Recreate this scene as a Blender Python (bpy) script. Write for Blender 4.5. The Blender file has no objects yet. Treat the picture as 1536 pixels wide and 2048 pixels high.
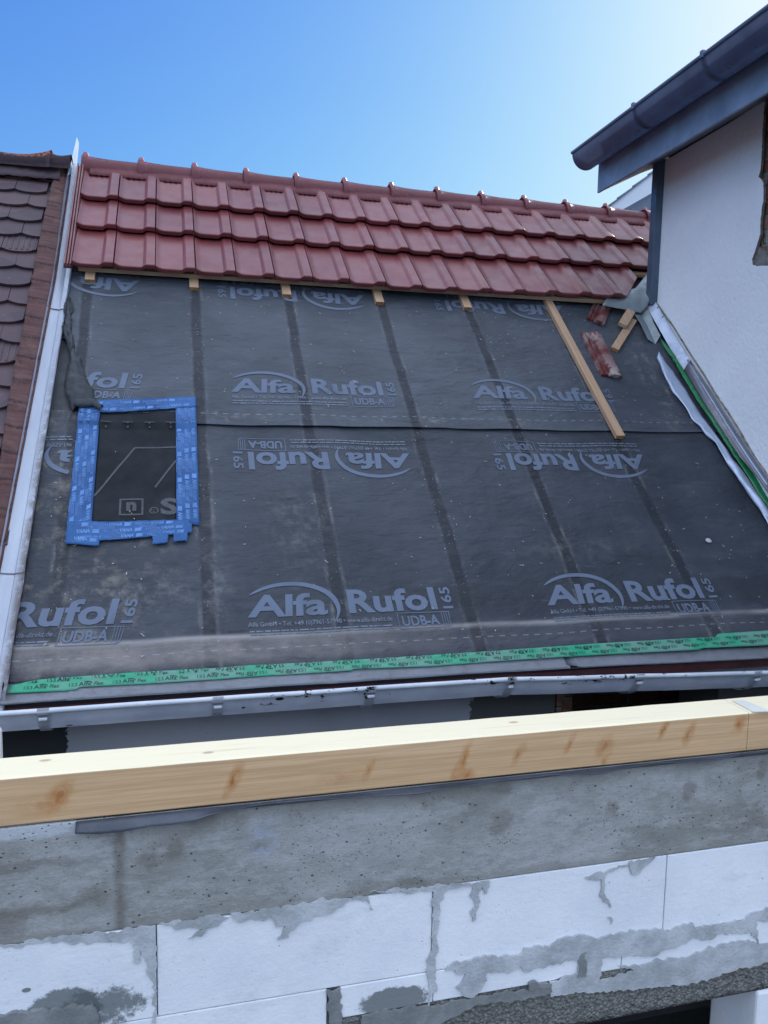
import bpy, bmesh, math, random
from mathutils import Vector, Matrix, noise
from math import sin, cos, pi, radians

# ------------------------------------------------------------------ camera, sky, sun
EYE = 4.5                                   # eye height above the yard
YAW, PIT, ROL, FPX = radians(14.886), radians(-6.392), radians(1.069), 1598.7
scene = bpy.context.scene
fw = Vector((sin(YAW)*cos(PIT), cos(YAW)*cos(PIT), sin(PIT)))
r0 = Vector((cos(YAW), -sin(YAW), 0)); u0 = r0.cross(fw)
CR = r0*cos(ROL)+u0*sin(ROL); CU = -r0*sin(ROL)+u0*cos(ROL)
cam_d = bpy.data.cameras.new('camera'); cam = bpy.data.objects.new('camera', cam_d)
scene.collection.objects.link(cam)
cam.matrix_world = Matrix.Translation((0, 0, EYE)) @ Matrix((CR, CU, -fw)).transposed().to_4x4()
cam_d.sensor_fit = 'HORIZONTAL'; cam_d.sensor_width = 36; cam_d.lens = FPX/1536*36
cam_d.clip_start = .05; cam_d.clip_end = 3000
scene.camera = cam
scene.render.resolution_x, scene.render.resolution_y = 768, 1024

SUN_AZ, SUN_EL = radians(50), radians(29.3)   # azimuth from +Y towards +X
world = bpy.data.worlds.new('World'); scene.world = world; world.use_nodes = True
wn = world.node_tree; wn.nodes.clear()
sky = wn.nodes.new('ShaderNodeTexSky'); sky.sky_type = 'NISHITA'; sky.sun_disc = False
sky.sun_elevation = SUN_EL; sky.sun_rotation = SUN_AZ; sky.altitude = 200
sky.air_density = 1.0; sky.dust_density = 1.3; sky.ozone_density = 1.6
bg = wn.nodes.new('ShaderNodeBackground'); bg.inputs[1].default_value = 0.15
wo = wn.nodes.new('ShaderNodeOutputWorld')
def wmath(op, a, b=0., c=0.):
    n = wn.nodes.new('ShaderNodeMath'); n.operation = op
    for i, v in enumerate((a, b, c)):
        if isinstance(v, bpy.types.NodeSocket): wn.links.new(v, n.inputs[i])
        else: n.inputs[i].default_value = v
    return n.outputs[0]
KX_ = .15*2**.55                             # soft shoulder so the glow round the sun keeps its colour
sep = wn.nodes.new('ShaderNodeSeparateColor'); wn.links.new(sky.outputs[0], sep.inputs[0])
com = wn.nodes.new('ShaderNodeCombineColor')
for i_, a_ in enumerate((.37, .70, 1.8)):
    e_ = wmath('POWER', 2.71828, wmath('MULTIPLY', wmath('POWER', wmath('MULTIPLY', sep.outputs[i_], KX_), 1.3), -a_))
    wn.links.new(wmath('DIVIDE', wmath('SUBTRACT', 1., e_), KX_), com.inputs[i_])
tcw = wn.nodes.new('ShaderNodeTexCoord'); sx_ = wn.nodes.new('ShaderNodeSeparateXYZ'); wn.links.new(tcw.outputs['Generated'], sx_.inputs[0])
q_ = wmath('SUBTRACT', sx_.outputs[2], wmath('MULTIPLY', sx_.outputs[1], .75))
mr_ = wn.nodes.new('ShaderNodeMapRange'); mr_.interpolation_type = 'SMOOTHSTEP'; wn.links.new(q_, mr_.inputs[0]); mr_.inputs[1].default_value = .12; mr_.inputs[2].default_value = .62
nc_ = wn.nodes.new('ShaderNodeTexNoise'); nc_.inputs['Scale'].default_value = 2.6; nc_.inputs['Detail'].default_value = 6; wn.links.new(tcw.outputs['Generated'], nc_.inputs[0])
cl_ = wn.nodes.new('ShaderNodeMapRange'); wn.links.new(nc_.outputs[0], cl_.inputs[0]); cl_.inputs[1].default_value = .3; cl_.inputs[2].default_value = .6; cl_.inputs[3].default_value = .55; cl_.inputs[4].default_value = 1.
mx_ = wn.nodes.new('ShaderNodeMix'); mx_.data_type = 'RGBA'; wn.links.new(wmath('MULTIPLY', mr_.outputs[0], cl_.outputs[0]), mx_.inputs[0])
wn.links.new(com.outputs[0], mx_.inputs[6]); SKY_FILL = .98
zc_ = wmath('MAXIMUM', sx_.outputs[2], 0.)
cc_ = wn.nodes.new('ShaderNodeCombineColor')
for i_, (v_, w_) in enumerate(((.78, 1.30), (1.06, 1.30), (1.50, 1.36))): wn.links.new(wmath('MULTIPLY', wmath('MULTIPLY_ADD', zc_, w_, v_), SKY_FILL/KX_), cc_.inputs[i_])
wn.links.new(cc_.outputs[0], mx_.inputs[7])   # made-up bright cloud overhead and behind the camera, added as fill light
wn.links.new(mx_.outputs[2], bg.inputs[0]); wn.links.new(bg.outputs[0], wo.inputs[0])
sd = bpy.data.lights.new('sun', 'SUN'); sd.energy = 2.6; sd.angle = radians(.5); sd.color = (1, .95, .86)
sun = bpy.data.objects.new('sun', sd); scene.collection.objects.link(sun)
S = Vector((sin(SUN_AZ)*cos(SUN_EL), cos(SUN_AZ)*cos(SUN_EL), sin(SUN_EL)))
sun.rotation_euler = S.to_track_quat('Z', 'Y').to_euler(); sun.location = (8, 8, 14)
vs = scene.view_settings; vs.view_transform = 'Standard'; vs.look = 'None'; vs.gamma = 1; vs.exposure = 0.55
scene.cycles.max_bounces = 6

# ------------------------------------------------------------------ planes read off the photograph
PITCH = radians(42.713)
ES = Vector((0, cos(PITCH), sin(PITCH))); EH = Vector((0, -sin(PITCH), cos(PITCH)))
RO = Vector((0, 3, EYE-1.0108))             # a point on the eave line
ROOF = Matrix.Translation(RO) @ Matrix((Vector((1, 0, 0)), ES, EH)).transposed().to_4x4()
EYEV = Vector((0, 0, EYE))
def ray(p): return CR*(p[0]-768) - CU*(p[1]-1024) + fw*FPX
def hit(p, o, n):
    d = ray(p); return EYEV + d*((o-EYEV).dot(n)/d.dot(n))
def W2R(v): v = v-RO; return Vector((v.x, v.dot(ES), v.dot(EH)))
def R(px, py, h=0.):                        # point of the roof, in the roof's own x, s, h
    v = W2R(hit((px, py), RO+EH*h, EH)); v.z = h; return v
def AY(px, py, Y): return hit((px, py), Vector((0, Y, 0)), Vector((0, 1, 0)))
SK = radians(2.9); NRT = Vector((cos(SK), -sin(SK), 0)); VRT = Vector((sin(SK), cos(SK), 0)); PR0 = Vector((3.10, 3.6, EYE))
def HR(px, py, off=0.):                     # point of a plane parallel to the plastered wall
    return hit((px, py), PR0-NRT*off, NRT)
SIDE = Matrix.Translation(PR0) @ Matrix((VRT, Vector((0, 0, 1)), -NRT)).transposed().to_4x4()  # local: along wall, up, out towards us
SIDE_I = SIDE.inverted()
random.seed(7)
def nz(x, y, z=0.): return noise.noise(Vector((x, y, z)))

# ------------------------------------------------------------------ objects
col = scene.collection
def tag(o, label=None, cat=None, group=None, kind=None):
    if cat and not kind: kind = 'thing'
    for k, v in (('label', label), ('category', cat), ('group', group), ('kind', kind)):
        if v: o[k] = v
    return o
def empty(name, loc, label, cat, group=None):
    o = bpy.data.objects.new(name, None); col.objects.link(o); o.location = loc; o.empty_display_size = .2
    return tag(o, label, cat, group)
def link(name, bm, mat, parent=None, M=None, smooth=False, label=None):
    me = bpy.data.meshes.new(name)
    if isinstance(bm, bmesh.types.BMesh):
        bmesh.ops.recalc_face_normals(bm, faces=bm.faces[:])
        bm.to_mesh(me); bm.free()
    else:
        me.from_pydata(*bm)
    if smooth: me.polygons.foreach_set('use_smooth', [True]*len(me.polygons))
    mats = mat if isinstance(mat, (list, tuple)) else [mat]
    for m in mats: me.materials.append(m)
    o = bpy.data.objects.new(name, me); col.objects.link(o)
    M = M or Matrix.Identity(4)
    if parent:
        o.parent = parent; o.matrix_parent_inverse = Matrix.Translation(-root_loc(parent)) if parent.type == 'EMPTY' else PM[parent.name].inverted()
    o.matrix_basis = M
    PM[o.name] = M
    if label: o['label'] = label
    return o
PM = {}
def root_loc(o): return Vector(o.location)

def smoothang(o, deg=35):
    me = o.data
    bm = bmesh.new(); bm.from_mesh(me)
    for f in bm.faces: f.smooth = True
    for e in bm.edges:
        if len(e.link_faces) == 2 and e.calc_face_angle(0) > radians(deg): e.smooth = False
    bm.to_mesh(me); bm.free(); return o

def box(bm, x0, x1, y0, y1, z0, z1, bev=0):
    r = bmesh.ops.create_cube(bm, size=1)
    vsx = r['verts']
    for v in vsx:
        v.co = Vector((x0 if v.co.x < 0 else x1, y0 if v.co.y < 0 else y1, z0 if v.co.z < 0 else z1))
    if bev:
        es = list({e for v in vsx for e in v.link_edges})
        bmesh.ops.bevel(bm, geom=es, offset=bev, segments=2, affect='EDGES', profile=.5)
    return bm
def prism(bm, pts, n, th, bev=0):           # closed outline pts (3D), extruded by th along n
    n = Vector(n)
    a = [bm.verts.new(p) for p in pts]; b = [bm.verts.new(Vector(p)+n*th) for p in pts]
    k = len(pts); fs = [bm.faces.new(a), bm.faces.new(b[::-1])]
    for i in range(k): fs.append(bm.faces.new((a[i], a[(i+1) % k], b[(i+1) % k], b[i])))
    if bev:
        es = [e for e in fs[1].edges]+[e for e in fs[0].edges]
        bmesh.ops.bevel(bm, geom=es, offset=bev, segments=1, affect='EDGES')
    return bm
def resample(P, n):
    P = [Vector(p) for p in P]
    L = [0]
    for i in range(1, len(P)): L.append(L[-1]+(P[i]-P[i-1]).length)
    out = []; j = 0
    for i in range(n):
        t = L[-1]*i/(n-1)
        while j < len(P)-2 and L[j+1] < t: j += 1
        q = (t-L[j])/max(1e-9, L[j+1]-L[j]); out.append(P[j].lerp(P[j+1], min(1, max(0, q))))
    return out
def ribbon(lines, n, th=.0015, fn=None, sub=1):   # surface through several long polylines, with thickness
    L = [resample(l, n) for l in lines]
    if sub > 1:
        L2 = []
        for i in range(len(L)-1):
            for k in range(sub): L2.append([a.lerp(b, k/sub) for a, b in zip(L[i], L[i+1])])
        L2.append(L[-1]); L = L2
    bm = bmesh.new(); G = []
    for i, l in enumerate(L):
        G.append([bm.verts.new(fn(p, i/(len(L)-1), j/(n-1)) if fn else p) for j, p in enumerate(l)])
    for i in range(len(L)-1):
        for j in range(n-1): bm.faces.new((G[i][j], G[i][j+1], G[i+1][j+1], G[i+1][j]))
    bm.normal_update()
    if th:
        up = sum((f.normal for f in bm.faces), Vector())
        if up.dot(Vector((0, 0, 1))) < 0:
            for f in bm.faces: f.normal_flip()
        bmesh.ops.solidify(bm, geom=bm.faces[:], thickness=th)
    return bm
def sweep(bm, prof, path, cap=True):         # profile: list of offsets along two axes given per path point
    rings = [[bm.verts.new(c + a*u + b*v) for u, v in prof] for c, a, b in path]
    for r1, r2 in zip(rings, rings[1:]):
        for i in range(len(prof)-1): bm.faces.new((r1[i], r1[i+1], r2[i+1], r2[i]))
    return rings
def blob(pts, n=3, amp=.004, freq=40, closed=True):     # outline refined and roughened
    out = []; k = len(pts)
    for i in range(k if closed else k-1):
        a, b = Vector(pts[i]), Vector(pts[(i+1) % k])
        m = max(1, int((b-a).length/n))
        for j in range(m):
            p = a.lerp(b, j/m)
            out.append(p+Vector((nz(p.x*freq, p.y*freq, p.z*freq+3), nz(p.x*freq+9, p.y*freq, p.z*freq), nz(p.x*freq, p.y*freq+7, p.z*freq)))*amp*2)
    return out

# ------------------------------------------------------------------ materials
class NT:
    def __init__(s, name, rough=.6, spec=.4, metal=0):
        s.m = bpy.data.materials.new(name); s.m.use_nodes = True; s.t = s.m.node_tree
        s.b = s.t.nodes['Principled BSDF']; s.b.inputs['Roughness'].default_value = rough
        s.b.inputs['Specular IOR Level'].default_value = spec; s.b.inputs['Metallic'].default_value = metal
        tc = s.t.nodes.new('ShaderNodeTexCoord'); s.co = tc.outputs['Object']; s.geo = None; s._xyz = None
    def set(s, sock, v):
        if hasattr(v, 'is_linked') or isinstance(v, bpy.types.NodeSocket): s.t.links.new(v, sock)
        else:
            if isinstance(v, (tuple, list)) and len(v) == 3 and sock.type == 'RGBA': v = (*v, 1)
            sock.default_value = v
    def map(s, sc=(1, 1, 1), loc=(0, 0, 0), rot=(0, 0, 0), vec=None):
        n = s.t.nodes.new('ShaderNodeMapping'); s.set(n.inputs[0], vec or s.co)
        n.inputs['Scale'].default_value = sc; n.inputs['Location'].default_value = loc; n.inputs['Rotation'].default_value = rot
        return n.outputs[0]
    def noise(s, scale=5, detail=5, rough=.6, vec=None, dist=0):
        n = s.t.nodes.new('ShaderNodeTexNoise'); s.set(n.inputs['Vector'], vec or s.co)
        n.inputs['Scale'].default_value = scale; n.inputs['Detail'].default_value = detail
        n.inputs['Roughness'].default_value = rough; n.inputs['Distortion'].default_value = dist
        return n.outputs[0]
    def vor(s, scale=5, vec=None, feat='F1', out=0, rnd=1):
        n = s.t.nodes.new('ShaderNodeTexVoronoi'); s.set(n.inputs['Vector'], vec or s.co); n.feature = feat
        n.inputs['Scale'].default_value = scale; n.inputs['Randomness'].default_value = rnd
        return n.outputs[out]
    def mr(s, v, a, b, c=0, d=1, smooth=True):
        n = s.t.nodes.new('ShaderNodeMapRange'); n.interpolation_type = 'SMOOTHSTEP' if smooth else 'LINEAR'
        s.set(n.inputs[0], v); n.inputs[1].default_value = a; n.inputs[2].default_value = b
        n.inputs[3].default_value = c; n.inputs[4].default_value = d
        return n.outputs[0]
    def math(s, op, a, b=0., c=0.):
        n = s.t.nodes.new('ShaderNodeMath'); n.operation = op
        s.set(n.inputs[0], a); s.set(n.inputs[1], b)
        if op in ('MULTIPLY_ADD',): s.set(n.inputs[2], c)
        return n.outputs[0]
    def mul(s, a, b): return s.math('MULTIPLY', a, b)
    def add(s, a, b): return s.math('ADD', a, b)
    def mx(s, a, b): return s.math('MAXIMUM', a, b)
    def mix(s, f, a, b, mode='MIX'):
        n = s.t.nodes.new('ShaderNodeMix'); n.data_type = 'RGBA'; n.blend_type = mode
        s.set(n.inputs[0], f); s.set(n.inputs[6], a); s.set(n.inputs[7], b); return n.outputs[2]
    def xyz(s):
        if not s._xyz:
            n = s.t.nodes.new('ShaderNodeSeparateXYZ'); s.set(n.inputs[0], s.co); s._xyz = n.outputs
        return s._xyz
    def band(s, v, c, w, soft):              # 1 within w of c
        d = s.math('ABSOLUTE', s.math('SUBTRACT', v, c)); return s.mr(d, w-soft, w+soft, 1, 0)
    def spot(s, x, y, cx, cy, rx, ry, soft=.3):
        a = s.math('DIVIDE', s.math('SUBTRACT', x, cx), rx); b = s.math('DIVIDE', s.math('SUBTRACT', y, cy), ry)
        d = s.math('SQRT', s.add(s.mul(a, a), s.mul(b, b))); return s.mr(d, 1-soft, 1+soft, 1, 0)
    def color(s, v): s.set(s.b.inputs['Base Color'], v)
    def rough(s, v): s.set(s.b.inputs['Roughness'], v)
    def bump(s, h, strength=.5, dist=.01, prev=None):
        n = s.t.nodes.new('ShaderNodeBump'); s.set(n.inputs['Height'], h); n.inputs['Strength'].default_value = strength
        n.inputs['Distance'].default_value = dist
        if prev: s.set(n.inputs['Normal'], prev)
        s.set(s.b.inputs['Normal'], n.outputs[0]); return n.outputs[0]

RAFT = (-.446, .136, .675, 1.245, 1.815, 2.40)
def mat_membrane(name, lower):
    m = NT(name, .56, .32); X, Y, Z = m.xyz()
    streak = m.noise(3.2, 8, .68, m.map((.8, 2.6, 1), (lower*7, 3, 0)))
    cloud = m.noise(1.7, 4, .6, m.map((1, 1, 1), (lower*5, 1, 0)))
    base = m.mix(m.mr(cloud, .35, .65), (.040, .047, .060), (.062, .071, .088))
    if lower: base = m.mix(m.mr(cloud, .3, .7), (.024, .029, .038), (.044, .051, .065))
    base = m.mix(m.mr(streak, .48, .80, 0, .5), base, (.095, .105, .125) if lower else (.11, .125, .15))
    xx = m.add(X, m.mul(m.math('SUBTRACT', m.noise(2.2, 5, .6), .5), .035))
    line = None
    for i, xr in enumerate(RAFT):
        if lower and i in (0,): x_c = xx; 
        core = m.band(xx, xr, .026, .009); ed = m.band(xx, xr, .040, .010)
        line = (m.mx(line[0], core), m.mx(line[1], ed)) if line else (core, ed)
    core, ed = line
    patch = m.mr(m.noise(4, 5, .7, m.map((1, 1, 1), (3, lower*9, 0))), .42, .6)
    dust_e = m.mul(m.math('SUBTRACT', ed, core), m.mul(patch, m.mul(m.mr(m.noise(1, 6, .75, m.map((20, 5, 1))), .42, .62), .42 if lower else .25)))
    fade = m.mr(m.noise(2.3, 4, .6, m.map((1, 1, 1), (9, 0, 0))), .3, .55, .6 if lower else .8, 1)
    base = m.mix(m.mul(core, m.mul(fade, .9)), base, (.014, .016, .023))
    base = m.mix(m.math('MAXIMUM', dust_e, 0.), base, (.24, .23, .22))
    # dusty zones
    if lower:
        b = m.mul(m.band(Y, .155, .055, .03), m.mr(X, .2, 1.3, 1, .12))
        b2 = m.mul(m.band(Y, .212, .012, .012), m.mr(m.noise(2, 4, .6, m.map((1, 1, 1), (4, 0, 0))), .3, .6, .3, 1))
        b = m.mul(b, m.mr(m.noise(5, 7, .7), .3, .65, .35, 1))
        base = m.mix(m.mul(b, .9), base, (.20, .175, .168))
        base = m.mix(m.mul(b2, .75), base, (.30, .28, .27))
        dl = m.mul(m.mr(X, -.3, .25, 1, 0), m.mr(m.noise(7, 8, .75), .47, .7))
        base = m.mix(m.mul(dl, .7), base, (.19, .17, .15))
        wet = m.mul(m.band(Y, .34, .09, .03), m.mr(X, .75, 1.0)); wet = m.mul(wet, m.mr(m.noise(6, 4), .35, .6, .3, 1))
        base = m.mix(m.mul(wet, .55), base, (.022, .025, .032))
        for (cx, cy, rx, ry) in ((.17, .5, .05, .30), (-.05, .45, .3, .06), (.55, .8, .12, .25), (1.9, .62, .25, .06)):
            sp = m.mul(m.spot(X, Y, cx, cy, rx, ry, .8), m.mr(m.noise(14, 8, .75), .42, .7))
            base = m.mix(m.mul(sp, .32), base, (.20, .195, .19))
    else:
        for (cx, cy, rx, ry, k) in ((2.90, 1.75, .10, .5, .6), (-.33, 1.66, .05, .03, .9), (2.80, 2.15, .14, .2, .4), (.2, 1.5, .25, .03, .7), (1.5, 1.5, .5, .025, .6)):
            sp = m.mul(m.spot(X, Y, cx, cy, rx, ry, .8), m.mr(m.noise(16, 8, .8, m.map((1, .7, 1))), .48, .68))
            base = m.mix(m.mul(sp, k), base, (.24, .21, .175))
    # dashed guide line
    yl = .152 if lower else 1.522
    dash = m.mul(m.band(Y, yl, .0022, .001), m.mr(m.math('FRACT', m.mul(X, 18.2)), .50, .54, 0, 1))
    base = m.mix(m.mul(dash, .55), base, (.25, .27, .30))
    # scuffs, mostly along the slope's horizontal, and staples over the rafters
    sc_ = m.mul(m.mr(m.noise(1, 8, .75, m.map((6, 26, 1), (lower*4, 2, 0))), .60, .74), m.mr(m.noise(1.9, 3, .5, m.map((1, 1, 1), (7, lower*3, 0))), .48, .62))
    base = m.mix(m.mul(sc_, .6), base, (.22, .215, .21))
    sc2 = m.mul(m.mr(m.noise(1, 6, .7, m.map((30, 5, 1), (1, lower*8, 0))), .66, .76), m.mr(m.noise(2.4, 3, .5, m.map((1, 1, 1), (2, 5+lower, 0))), .5, .62))
    base = m.mix(m.mul(sc2, .4), base, (.19, .19, .19))
    stp = m.mul(m.mr(m.vor(75, m.map((1, 1, 1))), .10, .18, 1, 0), m.mr(m.noise(20, 3), .5, .6))
    base = m.mix(m.mul(m.mul(stp, m.mx(core, ed)), .75), base, (.42, .42, .41))
    # specks
    sp = m.mr(m.vor(60), .05, .09, 1, 0); gate = m.mr(m.noise(3, 3), .5, .62)
    base = m.mix(m.mul(m.mul(sp, gate), .55), base, (.40, .40, .38))
    sp2 = m.mul(m.mr(m.vor(210), .1, .2, 1, 0), m.mr(m.noise(6, 4, .7, m.map((1, 1, 1), (2, 2, 2))), .5, .66))
    base = m.mix(m.mul(sp2, .35), base, (.30, .29, .27))
    m.color(base)
    m.rough(m.mr(streak, .3, .7, .50, .68))
    cr_ = m.math('ABSOLUTE', m.math('SUBTRACT', m.noise(1, 3, .55, m.map((2.6, 5.5, 3), (lower*2, 1, 0), (0, 0, .35)), dist=.6), .5))
    n0 = m.bump(m.mr(cr_, 0, .09, 1, 0), .22, .012)
    n1 = m.bump(m.noise(1, 6, .62, m.map((5, 11, 5), (lower, 0, 0), vec=m.co)), .75, .028, n0)
    n2 = m.bump(m.noise(1, 7, .72, m.map((16, 34, 10), (lower*3, 0, 0))), .22, .006, n1)
    return m.m
def mat_plain(name, c, rough=.6, spec=.4, metal=0, var=.25, sc=6, bump=.15, c2=None, sharp=.2):
    m = NT(name, rough, spec, metal)
    c2 = c2 or tuple(v*(1-var) for v in c)
    n = m.noise(sc, 7, .65); m.color(m.mix(m.mr(n, .5-sharp, .5+sharp), c2, c))
    m.rough(m.mr(m.noise(sc*2.3, 4), .3, .7, max(.05, rough-.1), min(1, rough+.1)))
    if bump: m.bump(m.noise(sc*9, 5), bump, .004)
    return m.m
M = {}
M['mem_lo'] = mat_membrane('membrane_lower', 1); M['mem_up'] = mat_membrane('membrane_upper', 0)
M['dark_mem'] = mat_plain('membrane_underside', (.035, .038, .045), .55, var=.4)
M['patch_mem'] = mat_plain('patch_membrane', (.016, .018, .022), .65, .15, var=.4, sc=4, bump=.4)
def mat_print():
    m = NT('printed_ink', .65, .2)
    n = m.noise(30, 6, .7); w = m.mr(m.noise(5, 5, .6), .25, .5, .45, 1)
    m.color(m.mix(m.mul(w, m.mr(n, .2, .5, .7, 1)), (.062, .072, .092), (.115, .14, .195)))
    return m.m
M['print'] = mat_print()
M['print_fine'] = mat_plain('fine_print_ink', (.16, .185, .24), .6, var=.5, sc=40, bump=0)
M['print_dim'] = mat_plain('patch_print_ink', (.055, .06, .07), .6, var=.3, sc=30, bump=0)
def mat_blue():
    m = NT('blue_tape', .5, .15)
    n = m.noise(5, 5, .6); base = m.mix(m.mr(n, .35, .65), (.022, .070, .19), (.038, .112, .28))
    d = m.mr(m.noise(40, 6, .75), .58, .75); base = m.mix(m.mul(d, .4), base, (.25, .25, .27))
    m.color(base); m.bump(m.noise(14, 5, .6, m.map((1, 1, 1))), .5, .006); return m.m
M['blue'] = mat_blue()
M['blue_print'] = mat_plain('tape_print', (.13, .25, .52), .6, .15, var=.35, sc=25, bump=0)
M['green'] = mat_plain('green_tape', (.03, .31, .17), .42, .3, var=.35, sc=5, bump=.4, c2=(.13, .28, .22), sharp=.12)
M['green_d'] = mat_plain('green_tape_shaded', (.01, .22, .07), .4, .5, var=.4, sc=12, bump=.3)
M['green_print'] = mat_plain('tape_black_print', (.012, .04, .035), .5, var=.2, sc=20, bump=0)
def mat_tile():
    m = NT('engobed_red_tile', .36, .5); g = m.t.nodes.new('ShaderNodeObjectInfo')
    n = m.noise(2.2, 4, .6); n2 = m.noise(30, 5, .7)
    c = m.mix(m.mr(n, .3, .7), (.128, .027, .031), (.176, .041, .044))
    wn_ = m.t.nodes.new('ShaderNodeTexWhiteNoise'); wn_.noise_dimensions = '2D'; X, Y, Z = m.xyz(); cb = m.t.nodes.new('ShaderNodeCombineXYZ')
    m.set(cb.inputs[0], m.math('FLOOR', m.math('DIVIDE', m.add(X, .527), .2285))); m.set(cb.inputs[1], m.math('FLOOR', m.math('DIVIDE', m.add(Y, -2.62), .392))); m.set(wn_.inputs['Vector'], cb.outputs[0])
    c = m.mix(m.mr(wn_.outputs[0], 0, 1, 0, .30), c, (.11, .024, .030)); c = m.mix(m.mr(wn_.outputs[0], .6, 1, 0, .22), c, (.25, .075, .060))
    c = m.mix(m.mul(m.mr(n2, .52, .75), .18), c, (.28, .14, .12))
    m.color(c); m.rough(m.mr(m.noise(9, 5), .3, .7, .30, .45)); m.bump(n2, .08, .002); return m.m
M['tile'] = mat_tile()
M['ridge_new'] = mat_plain('ridge_clay', (.27, .072, .090), .34, .5, var=.2, sc=3, bump=.04)
M['tile_side'] = mat_plain('tile_under_shade', (.07, .04, .035), .8, .2, var=.5, sc=30)  # underside colour darkened to draw the shadow line beneath each row
def mat_oldtile():
    m = NT('old_beaver_tile', .62, .35)
    v = m.vor(1, m.map((5.3, 6.0, 3), (0, .0, 0)), out=1)
    sx = m.t.nodes.new('ShaderNodeSeparateColor'); m.set(sx.inputs[0], v)
    c = m.mix(sx.outputs[0], (.050, .034, .044), (.086, .050, .056))
    c = m.mix(m.mr(m.noise(9, 8, .75), .55, .75, 0, .55), c, (.15, .12, .13))
    m.color(c); m.bump(m.noise(60, 6, .7), .3, .004); return m.m
M['oldtile'] = mat_oldtile()
def mat_ridge_old():
    m = NT('lichened_ridge', .85, .2)
    X, Y, Z = m.xyz()
    k = m.mr(m.noise(55, 5, .6), .46, .50); g = m.mul(m.mr(m.noise(6, 4), .44, .50), m.mr(Z, EYE+1.635, EYE+1.655))
    c = m.mix(m.mul(k, g), (.075, .055, .065), (.50, .19, .12)); m.color(c); m.bump(m.noise(40, 6), .6, .01); return m.m
M['ridge_old'] = mat_ridge_old()
def mat_felt():
    m = NT('brown_coating', .75, .3); n = m.noise(1, 7, .7, m.map((4, 45, 10)))
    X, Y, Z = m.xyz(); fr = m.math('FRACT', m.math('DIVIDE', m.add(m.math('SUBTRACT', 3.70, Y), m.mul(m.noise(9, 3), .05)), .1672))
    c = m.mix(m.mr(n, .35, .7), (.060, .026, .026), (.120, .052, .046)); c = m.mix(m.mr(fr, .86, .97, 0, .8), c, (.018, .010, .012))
    c = m.mix(m.mul(m.mr(m.noise(12, 6, .7), .5, .7), .4), c, (.15, .09, .08)); m.color(c); m.bump(m.add(m.mul(fr, .8), m.mul(n, .5)), .8, .012); return m.m
M['felt'] = mat_felt()
def mat_zinc(name, c, dirt=.4, rough=.32, metal=.85):
    m = NT(name, rough, .5, metal)
    n = m.noise(3, 7, .7, m.map((1, .6, 1))); n2 = m.noise(16, 8, .75)
    b = m.mix(m.mr(n, .3, .7), tuple(v*.8 for v in c), c)
    d = m.mul(m.mr(n2, .48, .72), dirt); b = m.mix(d, b, (.20, .15, .12)); m.color(b)
    m.rough(m.mr(n2, .3, .75, rough-.05, rough+.3)); m.set(m.b.inputs['Metallic'], m.mr(d, 0, .6, metal, .1))
    m.bump(m.noise(2.5, 3), .25, .01); return m.m
M['zinc'] = mat_zinc('zinc_sheet', (.50, .56, .68), .2, .38, .4)
def mat_valley():
    m = NT('valley_zinc', .36, .5, .3); X, Y, Z = m.xyz()
    n2 = m.noise(14, 8, .75)
    side = m.mr(m.add(X, m.mul(Y, -.014)), -.630, -.585, 0, 1)
    d = m.mul(m.mul(side, m.mr(n2, .38, .58)), m.mr(Y, 2.4, .8, .1, .85))
    d = m.mx(d, m.mul(m.mr(n2, .62, .8), .4))
    b = m.mix(m.mr(m.noise(2, 5, .6, m.map((3, .5, 1))), .3, .7), (.55, .60, .70), (.70, .75, .84))
    m.color(m.mix(d, b, (.24, .19, .165))); m.set(m.b.inputs['Metallic'], m.mr(d, 0, .8, .35, .05))
    m.rough(m.mr(d, 0, .8, .33, .75)); m.bump(m.noise(3, 4), .25, .01); return m.m
M['valley'] = mat_valley()
M['zinc_old'] = mat_zinc('weathered_zinc', (.40, .42, .47), .45, .55, .15)
M['zinc_bright'] = mat_zinc('bright_aluminium', (.44, .51, .64), .10, .34, .45)
M['lead'] = mat_zinc('grey_lead', (.30, .35, .37), .3, .45, .55)
M['brown_metal'] = mat_zinc('brownish_metal', (.22, .22, .25), .3, .4, .5)
M['anthracite'] = mat_plain('anthracite_metal', (.10, .14, .20), .36, .5, .2, var=.3, sc=3, bump=.1)
M['fascia'] = mat_plain('slate_fascia', (.27, .34, .46), .42, .5, 0, var=.35, sc=4, bump=.12)
M['rgutter'] = mat_plain('grey_gutter', (.13, .165, .26), .36, .5, 0, var=.25, sc=5, bump=.12)
def mat_guttpaint():
    m = NT('peeling_paint', .35, .5); X, Y, Z = m.xyz()
    n = m.noise(26, 6, .7, m.map((.6, 1, 1))); gate = m.mr(X, -.6, 2.5, .0, .075)
    chip = m.mr(m.math('ADD', n, m.add(gate, m.mr(m.noise(2.5, 3), .4, .65, -.06, .06))), .63, .65)
    top = m.mr(Z, EYE-1.055, EYE-1.04, .0, 1)
    chip = m.mul(chip, top)
    c = m.mix(m.mr(m.noise(7, 6, .6), .3, .7), (.50, .54, .60), (.62, .65, .70))
    c = m.mix(m.mul(m.mr(m.noise(18, 7, .75), .6, .75), .5), c, (.28, .28, .30))
    for (gx, gy, rx, rz) in ((.375, -1.025, .016, .006), (.243, -1.052, .007, .004), (-.36, -1.078, .012, .004), (1.80, -1.03, .006, .014)):
        chip = m.mx(chip, m.spot(X, Z, gx, EYE+gy, rx, rz, .2))
    c = m.mix(chip, c, (.02, .022, .026)); m.color(c); m.bump(m.noise(30, 5), .35, .004); return m.m
M['gutter'] = mat_guttpaint()
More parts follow.
